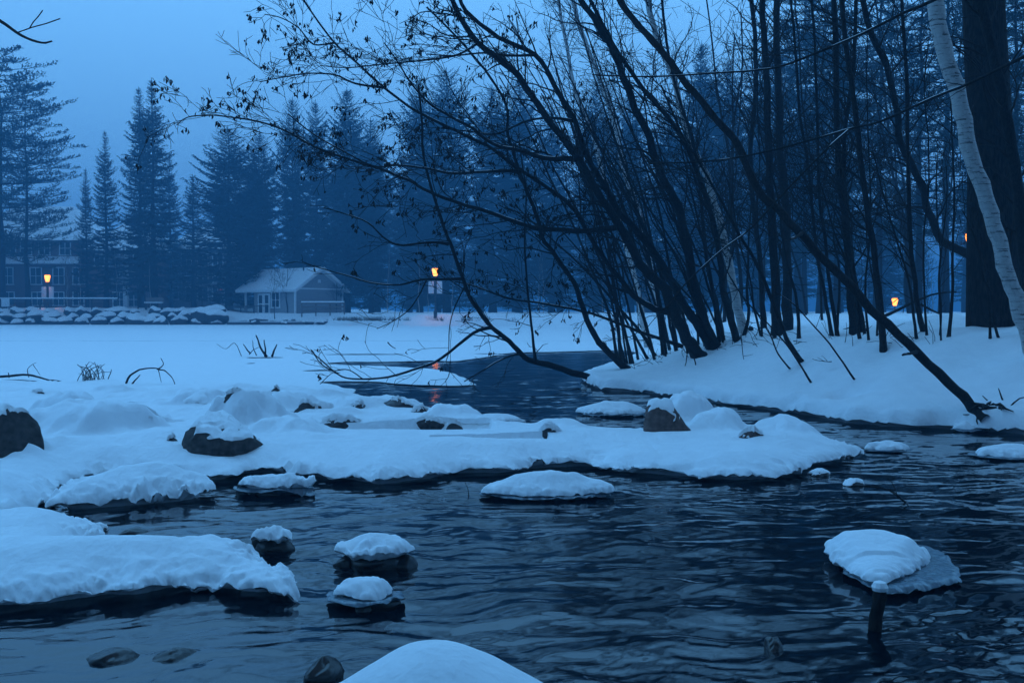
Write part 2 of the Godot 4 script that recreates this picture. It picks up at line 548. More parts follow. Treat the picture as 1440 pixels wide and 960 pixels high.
# limbs: [path, width at start px, width at end px]; the first one is the trunk
func traced_tree(called: String, label: String, group: String, limbs: Array, d0: float, d1: float, bark: Material, o: Dictionary) -> Node3D:
	var root_p := at(limbs[0][0][0][0], limbs[0][0][0][1], d0)
	var t := thing(called, label, o.get("cat", "tree"), root_p, group)
	var tw := MB.new()
	var sn := MB.new()
	var trunk_path: Array = limbs[0][0]
	for i in limbs.size():
		var a: Array = limbs[i][0]
		var s0 := d0
		var s1 := d1
		if i > 0:
			# a limb leaves the limb that passes nearest in the picture: take its depth there
			var best := 1e9
			for e in range(0, i):
				var b: Array = limbs[e][0]
				for q in b.size():
					var dd := Vector2(b[q][0] - a[0][0], b[q][1] - a[0][1]).length()
					if dd < best:
						best = dd
						s0 = lerpf(limbs[e][3], limbs[e][4], float(q) / (b.size() - 1))
			s1 = s0 + o.get("swing", -1.2)
		if limbs[i].size() > 3: limbs[i].resize(3)
		limbs[i].append(s0); limbs[i].append(s1)
		var pts := smooth_path(a, s0, s1)
		var rad := taper(pts.size(), limbs[i][1] * 0.42 * s0 / F, maxf(limbs[i][2] * 0.42 * s1 / F, 0.005), 0.25 if i == 0 else 0.35)
		if i == 0 and o.get("sink", true):
			pts.insert(0, pts[0] - (pts[1] - pts[0]).normalized() * 0.35 - Vector3(0, 0.1, 0))
			rad.insert(0, rad[0] * 1.15)
		for q in pts.size(): pts[q] -= root_p
		for q in range(2, pts.size() - 1): pts[q] += Vector3(nz.get_noise_3dv(pts[q] * 40.0), nz.get_noise_3dv(pts[q] * 40.0 + Vector3(90, 0, 0)), 0) * rad[q] * 0.7
		var mb := MB.new()
		mb.tube(pts, rad, 12 if rad[0] > 0.04 else 7)
		part("trunk" if i == 0 else "branch", mb.mesh(), bark, t)
		clothe(tw, pts, rad, o.den, o.get("from", 0.3) if i == 0 else 0.05, o.len, o.get("lev", 2), o)
		if o.get("snow", true): snow_strip(sn, pts, rad)
	part("twigs", tw.mesh(), o.get("twig_mat", M.twig), t, Vector3.ZERO, true)
	if o.get("catkins", 0.0) > 0.0: part("catkins", catkins(tw.tips, o.catkins), M.catkin, t, Vector3.ZERO, true)
	if sn.v.size(): part("snow", sn.mesh(), M.snow, t, Vector3.ZERO, true)
	return t
func bare_tree_proto(called: String, sd: int, height: float, o: Dictionary, bark: Material) -> Node3D:
	rng.seed = sd
	var t := thing(called, "", o.get("cat", "tree"))
	var pts := PackedVector3Array()
	var n := 9
	var off := Vector3.ZERO
	for i in n:
		pts.append(Vector3(0, -0.3 + height * i / (n - 1.0), 0) + off)
		off += Vector3(rng.randf_range(-1, 1), 0, rng.randf_range(-1, 1)) * height * 0.02 + o.get("tilt", Vector3.ZERO) * height / n
	pts = catmull(pts, 3)
	var rad := taper(pts.size(), o.r0, 0.006, 0.3)
	var mb := MB.new()
	mb.tube(pts, rad, 6)
	part("trunk", mb.mesh(), bark, t)
	var tw := MB.new()
	clothe(tw, pts, rad, o.den, o.from, o.len, o.get("lev", 2), o)
	part("twigs", tw.mesh(), o.get("twig_mat", M.twig), t, Vector3.ZERO, true)
	return t

# ---------------------------------------------------------------- conifers
func sprig(mb: MB, p: Vector3, dir: Vector3, l: float, w: float):
	var s := dir.cross(Vector3(rng.randf_range(-0.4, 0.4), 1, rng.randf_range(-0.4, 0.4))).normalized() * w
	var e := p + dir * l + Vector3(0, rng.randf_range(-0.25, 0.1) * l, 0)
	var m := p + dir * l * 0.45
	mb.tri(p, m + s, e)
	mb.tri(p, e, m - s)
func conifer(sd: int, height: float, hw: float, kind: String, fine: float, first := -1.0, thick := 0.0125) -> Node3D:
	rng.seed = sd
	var t := thing("pine_tree" if kind == "pine" else "spruce_tree", "", "tree")
	var tr := MB.new()
	var tp := PackedVector3Array()
	for i in 9: tp.append(Vector3(rng.randf_range(-0.1, 0.1), -0.4 + (height + 0.2) * i / 8.0, rng.randf_range(-0.1, 0.1)) if i < 8 else Vector3(0, height, 0))
	tr.tube(tp, taper(9, height * thick, 0.02, 0.3 if first < 0.0 else 0.1), 8 if first < 0.0 else 20)
	part("trunk", tr.mesh(), M.pine_bark, t)
	var cr := MB.new()
	var br := MB.new()
	var y := height * (0.1 if kind == "spruce" else 0.06 if kind == "dense" else 0.2)
	if first > 0.0: y = height * first
	while y < height * 0.985:
		var f := y / height
		var env: float
		if kind == "pine": env = hw * (0.35 + 0.75 * sin(PI * pow(1.0 - f, 0.75) * 0.8)) * (1.0 if f < 0.9 else (1.0 - f) * 10.0 * 0.8 + 0.2)
		elif kind == "dense": env = hw * (1.0 - exp(-(1.0 - f) * 5.5)) * (0.85 + 0.3 * absf(sin(f * 17.0 + sd))) + 0.04
		else: env = hw * pow(1.0 - f, 0.78) * (0.85 + 0.3 * absf(sin(f * 13.0 + sd))) + 0.05
		if f < 0.25: env *= 0.55 + 1.8 * f
		var nb := rng.randi_range(4, 6) if kind == "pine" else rng.randi_range(5, 8)
		var a0 := rng.randf() * TAU
		for b in nb:
			var a := a0 + TAU * b / nb + rng.randf_range(-0.35, 0.35)
			var L := env * (rng.randf_range(0.4, 1.15) if kind == "pine" else rng.randf_range(0.35, 1.15))
			if rng.randf() < 0.06: continue
			var out := Vector3(cos(a), 0, sin(a))
			var rise := rng.randf_range(-0.18, 0.42) if kind == "pine" else lerpf(-0.45, 0.75, f) + rng.randf_range(-0.18, 0.18)
			var pts := PackedVector3Array()
			var n := maxi(3, int(L / 0.4) + 1)
			var side := out.cross(Vector3.UP)
			var curl := rng.randf_range(-0.15, 0.15)
			for i in n + 1:
				var s := float(i) / n
				pts.append(Vector3(0, y, 0) + out * L * s + side * curl * L * s * s + Vector3(0, L * (rise * s + (0.28 if kind != "pine" else 0.12) * s * s * s - 0.08 * s), 0))
			br.tube(pts, taper(n + 1, 0.012 + L * 0.011, 0.008), 3)
			var start := 0.3 if kind == "pine" else 0.12
			var cnt := int(L * (1.0 - start) / 0.2 * fine) + 3
			for c in cnt:
				var s := lerpf(start, 1.0, (c + rng.randf()) / cnt)
				var k := mini(int(s * n), n - 1)
				var p := pts[k].lerp(pts[k + 1], s * n - k)
				var tg := (pts[k + 1] - pts[k]).normalized()
				var spread := (0.24 + 0.42 * L * (1.0 - s)) if kind != "pine" else 0.34 + 0.22 * L * (1.0 - s)
				var sm := clampf((1.0 - f) * 5.0, 0.5, 1.0)
				for q in [-1.0, 1.0]:
					var d: Vector3 = (tg * rng.randf_range(0.5, 1.0) + side * q * rng.randf_range(0.5, 1.1)).normalized()
					if kind == "pine":
						d = (d + Vector3(0, rng.randf_range(-0.1, 0.75), 0)).normalized()
						for z in 4: sprig(cr, p + d * spread * rng.randf_range(0.0, 0.9), (d + Vector3(rng.randf_range(-0.8, 0.8), rng.randf_range(-0.3, 0.8), rng.randf_range(-0.8, 0.8))).normalized(), rng.randf_range(0.2, 0.36) / sqrt(fine), 0.045 / sqrt(fine))
					else:
						sprig(cr, p, (d + Vector3(0, -0.18, 0)).normalized(), spread * rng.randf_range(0.7, 1.3) * sm, (0.055 + 0.04 * spread) * sm)
						sprig(cr, p + d * spread * rng.randf_range(0.2, 0.8), (d * 0.6 + Vector3(rng.randf_range(-0.6, 0.6), rng.randf_range(-0.7, 0.1), rng.randf_range(-0.6, 0.6))).normalized(), rng.randf_range(0.16, 0.34) * sm, 0.06 * sm)
				if kind != "pine": sprig(cr, p, Vector3(rng.randf_range(-0.4, 0.4), -1, rng.randf_range(-0.4, 0.4)).normalized(), rng.randf_range(0.15, 0.32) * sm, 0.06 * sm)
		y += (rng.randf_range(0.5, 1.05) if kind == "pine" else rng.randf_range(0.42, 0.7) if kind == "spruce" else rng.randf_range(0.34, 0.52)) * (1.0 - 0.35 * f)
	if kind != "pine":
		for i in 12: sprig(cr, Vector3(0, height - 0.1 * i, 0), Vector3(rng.randf_range(-0.5, 0.5), 1, rng.randf_range(-0.5, 0.5)).normalized(), 0.12 + 0.02 * i, 0.03)
	part("limbs", br.mesh(), M.pine_bark, t, Vector3.ZERO, true)
	part("crown", cr.mesh(), M.needles, t)
	return t

# ================================================================ the scene
func _ready():
	aim = Basis(Vector3.RIGHT, -atan((480.0 - HZ) / F))
	rng.seed = 1
	nz.frequency = 0.05
	# ---- camera
	var cam := Camera3D.new()
	cam.name = "camera"
	add_child(cam)
	cam.position = CAM
	cam.basis = aim
	cam.fov = rad_to_deg(2.0 * atan(480.0 / F))
	cam.near = 0.05
	cam.far = 3000.0
	cam.current = true
	# ---- sky, haze, exposure
	var sky := ProceduralSkyMaterial.new()
	sky.sky_top_color = lin(0.168, 0.52, 1.0)
	sky.sky_horizon_color = lin(0.04, 0.114, 0.218)
	sky.sky_curve = 1.0
	sky.energy_multiplier = 3.6
	sky.ground_bottom_color = Color(0.1, 0.2, 0.3)
	sky.ground_horizon_color = Color(0.3, 0.5, 0.7)
	sky.sun_angle_max = 1.0
	var env := Environment.new()
	env.background_mode = Environment.BG_SKY
	env.sky = Sky.new()
	env.sky.sky_material = sky
	env.tonemap_mode = Environment.TONE_MAPPER_LINEAR
	env.tonemap_exposure = 1.0
	env.sdfgi_enabled = true
	env.ssao_enabled = true
	env.ssil_enabled = true
	env.fog_enabled = true
	env.fog_density = 0.0042
	env.fog_light_color = Color(0.5, 0.8, 1.0)
	var we := WorldEnvironment.new()
	we.name = "environment"
	we.environment = env
	add_child(we)
	# ---- the last of the daylight behind the clouds
	var sun := DirectionalLight3D.new()
	sun.name = "sun"
	sun.light_energy = 0.03
	sun.light_color = Color(0.7, 0.85, 1.0)
	sun.light_angular_distance = 40.0
	sun.shadow_enabled = true
	sun.rotation_degrees = Vector3(-60, 30, 0)
	add_child(sun)
	make_materials()
	build_ground()
	build_water()
	build_left_bank()
	build_right_bank()
	build_far_shore()
	build_conifers()
	build_bank_trees()
	build_stream_rocks()
	build_litter()

# ---------------------------------------------------------------- ground, pond ice
func build_ground():
	var shore := PackedVector2Array([Vector2(-150, -93), Vector2(-60, -92), Vector2(-26, -92), Vector2(-16, -90), Vector2(-10, -85), Vector2(0, -83), Vector2(6, -74), Vector2(11.5, -60), Vector2(14, -48), Vector2(17, -38), Vector2(17, -24), Vector2(14, -14), Vector2(14, 0), Vector2(150, 0), Vector2(150, -240), Vector2(-150, -240)])
	var f := Field.new(shore, 1.3, 0.8, 0.12, 3)
	for j in f.nzz:
		for i in f.nx:
			var k := j * f.nx + i
			var x := f.x0 + i * f.cx
			var z := f.z0 + j * f.cz
			f.h[k] = (ground_y(x, z) - 0.2) * smoothstep(0.0, 3.2, f.d[k]) + 0.12 * nz.get_noise_2d(x * 4.0, z * 4.0) * smoothstep(1.0, 5.0, f.d[k])
	struct("ground", f.mesh(0.02, 0.18, 0.8, 0.2, 4, 0.3), M.snow)
	var mb := MB.new()
	mb.quad(Vector3(-900, 0.9, -238), Vector3(-900, 0.9, -1500), Vector3(900, 0.9, -1500), Vector3(900, 0.9, -238))
	mb.quad(Vector3(148, 0.9, 900), Vector3(148, 0.9, -238), Vector3(900, 0.9, -238), Vector3(900, 0.9, 900))
	mb.quad(Vector3(-900, -0.5, 900), Vector3(-900, -0.5, -238), Vector3(148, -0.5, -238), Vector3(148, -0.5, 900))
	struct("terrain", mb.mesh(), M.bed)
	# the pond's ice: a near sheet with its broken edge, a far sheet out to the shore
	var edge := [[-700, 610], [200, 600], [430, 562], [488, 553], [500, 547], [470, 542], [442, 538], [455, 534.5], [530, 536.5], [566, 541.5], [640, 542], [682, 540], [655, 536], [648, 528], [620, 520], [560, 516], [500, 514], [452, 511.5], [475, 508.5], [560, 508.5], [613, 506.5], [645, 508], [683, 501.5], [727, 495], [780, 494.5], [827, 493], [880, 492], [910, 500]]
	var poly := outline(edge, 0.02)
	poly.append(Vector2(9, -34)); poly.append(Vector2(14, -38)); poly.append(Vector2(14, -42)); poly.append(Vector2(-32, -42)); poly.append(Vector2(-32, -12))
	var ice := Field.new(poly, 0.13, 0.1, 0.6, 8)
	for hq in [[372, 503, 26, 0.45], [510, 498.5, 62, 0.5], [690, 497.5, 26, 0.4], [352, 511, 6, 0.3], [455, 521, 30, 0.35], [150, 500, 4, 0.2]]:
		var c := gp(hq[0], hq[1], 0.02)
		ice.hole(c.x, c.z, hq[2] * -c.z / F, hq[3])
	for k in ice.h.size():
		var x := ice.x0 + (k % ice.nx) * ice.cx
		var z := ice.z0 + (k / ice.nx) * ice.cz
		ice.h[k] = 0.025 * nz.get_noise_2d(x * 5.0, z * 9.0)
	var o := struct("frozen_pond", ice.mesh(0.018, 0.03, 0.5, 0.1, 5, 0.2, -0.05), M.snow)
	var fm := MB.new()
	for i in 30:
		for j in 14:
			var a := Vector2(-120 + i * 5.0, -97 + j * 3.94)
			var q := []
			for e in [Vector2(0, 0), Vector2(5, 0), Vector2(5, 3.94), Vector2(0, 3.94)]:
				var w: Vector2 = a + e
				q.append(Vector3(w.x, 0.046 + 0.012 * nz.get_noise_2d(w.x, w.y * 3.0) * clampf((-41.9 - w.y) * 0.3, 0, 1), w.y))
			fm.quad(q[0], q[3], q[2], q[1])
	part("far_ice", fm.mesh(), M.snow, o)
	var left := MB.new()
	left.quad(Vector3(-120, 0.046, -41.84), Vector3(-120, 0.046, 20), Vector3(-31.8, 0.046, 20), Vector3(-31.8, 0.046, -41.84))
	part("side_ice", left.mesh(), M.snow, o)

# ---------------------------------------------------------------- running water
func wave(x: float, z: float) -> float:
	var riffle := 0.2 + 0.8 * smoothstep(-0.25, 0.45, nz.get_noise_2d(x * 9.0 + 40.0, z * 7.0))
	var calm := lerpf(0.5, 1.0, smoothstep(-24.0, -15.0, z))
	var u := x * 0.92 - z * 0.22 + 0.25 * nz.get_noise_2d(x * 14.0, z * 14.0)
	var w := z + x * 0.16 + 0.22 * nz.get_noise_2d(x * 12.0 + 300.0, z * 12.0)
	return calm * (0.017 * nz.get_noise_2d(u * 18.0, w * 40.0) + riffle * (0.0085 * nz.get_noise_2d(u * 60.0 + 70.0, w * 140.0) + 0.0026 * nz.get_noise_2d(u * 150.0, w * 330.0 + 9.0)))
func build_water():
	var root: MeshInstance3D = null
	for b in [[-3.0, 3.0, -4.2, -1.2, 0.018], [-6.5, 6.5, -9.0, -4.2, 0.026], [-11.0, 12.0, -20.0, -9.0, 0.055], [-14.0, 16.0, -46.0, -20.0, 0.16]]:
		var c: float = b[4]
		var nx := int((b[1] - b[0]) / c) + 1
		var nr := int((b[3] - b[2]) / c) + 1
		var sx: float = (b[1] - b[0]) / (nx - 1)
		var sz: float = (b[3] - b[2]) / (nr - 1)
		var mb := MB.new()
		var hs := PackedFloat32Array()
		for j in nr:
			for i in nx: hs.append(wave(b[0] + i * sx, b[2] + j * sz))
		for j in nr:
			for i in nx:
				var k := j * nx + i
				mb.v.append(Vector3(b[0] + i * sx, hs[k], b[2] + j * sz))
				var gx := (hs[j * nx + mini(i + 1, nx - 1)] - hs[j * nx + maxi(i - 1, 0)]) / (2.0 * sx)
				var gz := (hs[mini(j + 1, nr - 1) * nx + i] - hs[maxi(j - 1, 0) * nx + i]) / (2.0 * sz)
				mb.n.append(Vector3(-gx, 1, -gz).normalized())
				if i < nx - 1 and j < nr - 1:
					mb.ix.append(k); mb.ix.append(k + 1); mb.ix.append(k + nx)
					mb.ix.append(k + 1); mb.ix.append(k + nx + 1); mb.ix.append(k + nx)
		if root == null: root = struct("water", mb.mesh(), M.water)
		else: part("water_surface", mb.mesh(), M.water, root)
	var far := MB.new()
	for r in [[-60, -3, -4.2, 30], [3, 60, -4.2, 30], [-3, 3, -1.2, 30], [-60, -6.5, -9, -4.2], [6.5, 60, -9, -4.2], [-60, -11, -20, -9], [12, 60, -20, -9]]:
		far.quad(Vector3(r[0], 0, r[3]), Vector3(r[0], 0, r[2]), Vector3(r[1], 0, r[2]), Vector3(r[1], 0, r[3]))
	part("still_water", far.mesh(), M.water, root)

# ---------------------------------------------------------------- snow-covered boulder field on the left, with its spit
func build_left_bank():
	var edge := [[-700, 760], [-150, 725], [0, 716], [40, 706], [72, 692], [82, 674], [108, 661], [167, 656], [230, 656], [270, 657], [300, 661], [335, 660], [346, 651], [380, 650], [407, 656], [450, 658], [497, 662], [527, 667], [567, 663], [617, 657], [650, 651], [720, 652], [760, 644], [827, 641], [861, 650], [922, 653], [965, 655], [983, 659], [1044, 662], [1090, 660], [1139, 650], [1150, 641], [1176, 638], [1215, 628], [1185, 620], [1150, 612], [1100, 602], [1060, 602], [1010, 598], [960, 594], [925, 598], [880, 607], [810, 605], [770, 604], [720, 599], [690, 590], [655, 582], [620, 576], [580, 570], [540, 560], [500, 553], [440, 547], [400, 543], [300, 538], [-900, 530]]
	land = Field.new(outline(edge, 0.1), 0.032, 0.035, 3.5, 12)
	var slot := gp(558, 620, 0.05)
	land.hole(slot.x, slot.z, 0.56, 0.12)
	for q in [[455, 590, 0.22, 0.05], [690, 628, 0.3, 0.05], [365, 598, 0.12, 0.07], [225, 600, 0.14, 0.08], [650, 606, 0.16, 0.05], [505, 566, 0.16, 0.07]]:
		var g := gp(q[0], q[1], 0.1)
		land.hole(g.x, g.z, q[2], q[3])
	var f2 := FastNoiseLite.new()
	f2.seed = 77; f2.frequency = 0.55; f2.fractal_octaves = 3
	for k in land.h.size():
		if land.d[k] > -0.1: land.h[k] = 0.03 + 0.07 * f2.get_noise_2d(land.x0 + (k % land.nx) * land.cx, land.z0 + (k / land.nx) * land.cz)
	# px x, px y of the foot of the mound, radius across and in depth, height, steepness, turn
	for b in [[128, 612, 0.62, 0.55, 0.322, 4.2, 0.0], [190, 600, 0.3, 0.3, 0.236, 4.2, 0.0], [100, 590, 0.4, 0.3, 0.301, 3.2, 0.0], [120, 640, 0.9, 0.45, 0.14, 2.7, 0.0],
		[-30, 650, 0.5, 0.45, 0.322, 3.2, 0.0], [20, 690, 0.6, 0.4, 0.128, 2.7, 0.0], [350, 612, 0.42, 0.42, 0.429, 3.2, 0.3], [405, 622, 0.4, 0.4, 0.236, 2.7, 0.0], [440, 632, 0.4, 0.3, 0.14, 2.7, 0.0],
		[277, 570, 0.42, 0.32, 0.215, 3.2, 0.0], [400, 583, 0.46, 0.3, 0.258, 3.2, 0.2], [365, 574, 0.3, 0.25, 0.215, 3.2, 0.0], [500, 582, 0.42, 0.28, 0.204, 3.2, 0.0], [545, 578, 0.42, 0.26, 0.182, 3.2, 0.2],
		[470, 592, 0.45, 0.22, 0.15, 3.2, 0.0], [520, 604, 0.9, 0.2, 0.14, 3.2, 0.0], [630, 598, 0.36, 0.26, 0.215, 3.2, 0.0], [665, 600, 0.5, 0.24, 0.128, 2.7, 0.3], [590, 606, 0.5, 0.2, 0.14, 3.2, 0.0],
		[720, 612, 0.6, 0.25, 0.097, 2.7, 0.0], [790, 614, 0.28, 0.2, 0.161, 3.2, 0.0], [780, 622, 0.8, 0.3, 0.107, 2.7, 0.0], [520, 640, 0.7, 0.28, 0.107, 2.7, 0.0], [640, 636, 0.8, 0.28, 0.097, 2.7, 0.0],
		[965, 606, 0.3, 0.34, 0.365, 3.8, 0.0], [1010, 616, 0.3, 0.26, 0.268, 3.4, 0.0], [960, 625, 0.8, 0.3, 0.086, 2.7, 0.0], [1118, 616, 0.36, 0.32, 0.215, 2.8, 0.2], [1080, 628, 0.5, 0.3, 0.107, 2.7, 0.0],
		[230, 560, 0.5, 0.3, 0.097, 2.7, 0.0], [160, 556, 0.35, 0.25, 0.161, 3.2, 0.0], [60, 560, 0.5, 0.3, 0.118, 3.2, 0.0], [10, 556, 0.5, 0.3, 0.107, 3.2, 0.0], [330, 552, 0.35, 0.3, 0.128, 3.2, 0.0], [455, 562, 0.4, 0.25, 0.14, 3.2, 0.0], [430, 600, 0.5, 0.3, 0.128, 3.2, 0.0], [250, 620, 0.4, 0.3, 0.107, 3.2, 0.0], [210, 632, 0.35, 0.25, 0.128, 3.2, 0.0]]:
		var p := gp(b[0], b[1], 0.1)
		land.dome(p.x, p.z, b[2], b[3], b[4], b[5], b[6])
	struct("snow_field", land.mesh(0.05, 0.055, 0.18, 0.12, 6, 0.5), M.snow)
	# the mound that hangs over the water in front of it, and the low shelf nearer the camera
	var lip := Field.new(outline([[60, 705], [80, 690], [110, 680], [165, 672], [230, 668], [285, 670], [300, 677], [304, 684], [280, 691], [233, 694], [173, 698], [100, 703], [70, 706]], 0.08), 0.018, 0.02, 4.0, 21)
	for b in [[205, 683, 0.3, 0.22, 0.1, 2.6], [250, 684, 0.22, 0.16, 0.08, 2.6], [130, 692, 0.24, 0.14, 0.04, 2.6]]:
		var p := gp(b[0], b[1], 0.08)
		lip.dome(p.x, p.z, b[2], b[3], b[4], b[5])
	struct("snow_ledge", lip.mesh(0.06, 0.075, 0.17, 0.1, 9, 0.5), M.snow)
	var low := Field.new(outline([[-500, 870], [-200, 850], [0, 838], [67, 835], [110, 827], [143, 822], [190, 829], [207, 822], [237, 814], [247, 818], [300, 815], [333, 822], [377, 827], [422, 828], [412, 806], [372, 790], [356, 772], [345, 766], [265, 768], [183, 768], [120, 770], [150, 752], [140, 738], [70, 726], [0, 728], [-500, 740]], 0.07), 0.014, 0.016, 4.0, 31)
	for b in [[305, 776, 0.16, 0.14, 0.12, 3.0], [335, 786, 0.12, 0.12, 0.09, 2.6], [75, 745, 0.3, 0.16, 0.1, 3.0], [20, 760, 0.5, 0.3, 0.09, 2.6], [120, 795, 0.5, 0.2, 0.07, 2.6], [240, 796, 0.4, 0.18, 0.06, 2.6], [40, 800, 0.4, 0.2, 0.07, 2.6]]:
		var p := gp(b[0], b[1], 0.07)
		low.dome(p.x, p.z, b[2], b[3], b[4], b[5])
	struct("snow_shelf", low.mesh(0.05, 0.06, 0.17, 0.09, 13, 0.5), M.snow)
	# the bank that the camera stands on
	var near := Field.new(PackedVector2Array([Vector2(-1.0, -2.6), Vector2(-0.65, -2.85), Vector2(-0.2, -3.0), Vector2(0.15, -2.9), Vector2(0.75, -2.6), Vector2(1.5, -2.0), Vector2(3, -1.4), Vector2(3, 6), Vector2(-5, 6), Vector2(-5, -1.2), Vector2(-2, -1.9)]), 0.025, 0.02, 5.0, 41)
	near.warp = 0.15
	near.dome(-0.2, -2.5, 0.37, 0.45, 0.34, 2.0)
	near.dome(-0.25, -2.45, 0.62, 0.4, 0.2, 2.2)
	near.dome(0.3, -2.4, 0.5, 0.35, 0.12, 2.2)
	near.dome(-0.2, -1.4, 1.6, 1.0, 0.12, 2.5)
	struct("near_bank", near.mesh(0.05, 0.06, 0.1, 0.08, 17, 0.4), M.snow)

func build_right_bank():
	var edge := [[829, 541], [850, 545], [905, 548], [928, 552], [985, 560], [1035, 566], [1085, 572], [1130, 578], [1165, 586], [1200, 590], [1250, 594], [1300, 596], [1340, 597], [1385, 601], [1440, 604], [1700, 625]]
	var poly := outline(edge, 0.06)
	for p in [Vector2(20, -7), Vector2(22, -42), Vector2(13, -44), Vector2(6.2, -35), Vector2(3.7, -28), Vector2(2.2, -22), Vector2(1.3, -18.4)]: poly.append(p)
	bank = Field.new(poly, 0.07, 0.05, 1.8, 51)
	var cr := [[1.2, 0.06], [1.7, 0.1], [2.6, 0.24], [3.5, 0.45], [4.2, 0.67], [5.1, 0.71], [6.9, 0.86], [12.0, 0.95], [30.0, 1.0]]
	var f2 := FastNoiseLite.new()
	f2.seed = 7; f2.frequency = 0.6; f2.fractal_octaves = 3
	for k in bank.h.size():
		if bank.d[k] < -0.1: continue
		var x := bank.x0 + (k % bank.nx) * bank.cx
		var z := bank.z0 + (k / bank.nx) * bank.cz
		var c := 0.0
		for i in cr.size() - 1:
			if x >= cr[i][0] and x <= cr[i + 1][0]: c = lerpf(cr[i][1], cr[i + 1][1], (x - cr[i][0]) / (cr[i + 1][0] - cr[i][0]))
		var rise := smoothstep(-0.7, 2.7, bank.d[k]) * 1.12 - 0.12
		bank.h[k] = c * rise + 0.07 * f2.get_noise_2d(x, z) * smoothstep(0.1, 1.2, bank.d[k])
	# hollows and a gully that the water has cut, and pillows between them
	for b in [[1090, 552, 0.16, 0.3, -0.2], [1072, 545, 0.12, 0.2, -0.1], [928, 530, 0.07, 0.5, -0.14], [1130, 556, 0.06, 0.5, -0.16], [1185, 552, 0.3, 0.2, -0.12], [1110, 548, 0.14, 0.25, 0.12], [1150, 552, 0.22, 0.3, 0.08], [1050, 556, 0.4, 0.25, 0.07], [960, 546, 0.35, 0.3, 0.08], [1270, 572, 0.5, 0.3, 0.09], [1390, 575, 0.4, 0.4, 0.12], [1330, 520, 0.9, 0.6, 0.1], [880, 536, 0.3, 0.3, 0.07]]:
		var p := gp(b[0], b[1] + 12, 0.2)
		bank.dome(p.x, p.z, b[2], b[3], b[4] * 1.5, 2.2, 0.35, true)
	# hollows that the wind and the bark's warmth leave round the trunks
	for b in [[985, 501], [1003, 491], [883, 519], [1008, 489], [1038, 479], [1047, 470], [1092, 471], [1107, 464], [1174, 472], [1207, 470], [1243, 496], [1301, 467], [1129, 510], [1404, 459]]:
		var p := on_field(bank, b[0], b[1], 9.0, 34.0, 0.2)
		bank.dome(p.x, p.z, 0.26, 0.26, -0.08, 2.0, 0.0, true)
	struct("snow_bank", bank.mesh(0.05, 0.16, 0.16, 0.12, 23, 0.4), M.snow)

# ---------------------------------------------------------------- far shore: houses, lamps, riprap
func lamp_post(label: String, base: Vector3, lamp_h: float, banners: int, category := "street lamp") -> Node3D:
	var t := thing("street_lamp", label, category, base, "lit lamps round the pond")
	var pole := MB.new()
	pole.lathe(Vector3.ZERO, [Vector2(0.16, -0.3), Vector2(0.16, 0.25), Vector2(0.1, 0.4), Vector2(0.055, 0.6), Vector2(0.045, lamp_h - 0.5), Vector2(0.09, lamp_h - 0.42), Vector2(0.07, lamp_h - 0.36)], 10)
	part("pole", pole.mesh(), M.iron, t)
	var head := MB.new()
	head.lathe(Vector3(0, lamp_h, 0), [Vector2(0.14, -0.42), Vector2(0.19, -0.3), Vector2(0.29, 0.16), Vector2(0.24, 0.22), Vector2(0.05, 0.23)], 8)
	part("lantern_glass", head.mesh(), M.lamp, t)
	var top := MB.new()
	top.lathe(Vector3(0, lamp_h, 0), [Vector2(0.34, 0.235), Vector2(0.32, 0.27), Vector2(0.1, 0.38), Vector2(0.03, 0.44), Vector2(0.02, 0.56), Vector2(0.0, 0.58)], 8)
	part("lantern_cap", top.mesh(), M.iron, t)
	for b in banners:
		var s := -1.0 if b == 0 else 1.0
		var bn := MB.new()
		bn.box(Vector3(s * 0.36, lamp_h - 1.4, 0), Vector3(0.46, 1.05, 0.02))
		part("banner", bn.mesh(), M.banner, t)
		var arm := MB.new()
		arm.box(Vector3(s * 0.32, lamp_h - 0.85, 0), Vector3(0.56, 0.03, 0.03))
		arm.box(Vector3(s * 0.32, lamp_h - 1.95, 0), Vector3(0.56, 0.03, 0.03))
		part("banner_arm", arm.mesh(), M.iron, t)
	var l := OmniLight3D.new()
	l.name = "lamp_light"
	l.light_color = Color(1.0, 0.55, 0.16)
	l.light_energy = 18.0
	l.light_size = 0.2
	l.omni_range = 60.0
	l.omni_attenuation = 2.0
	l.shadow_enabled = true
	l.position = Vector3(0, lamp_h, 0)
	t.add_child(l)
	return t
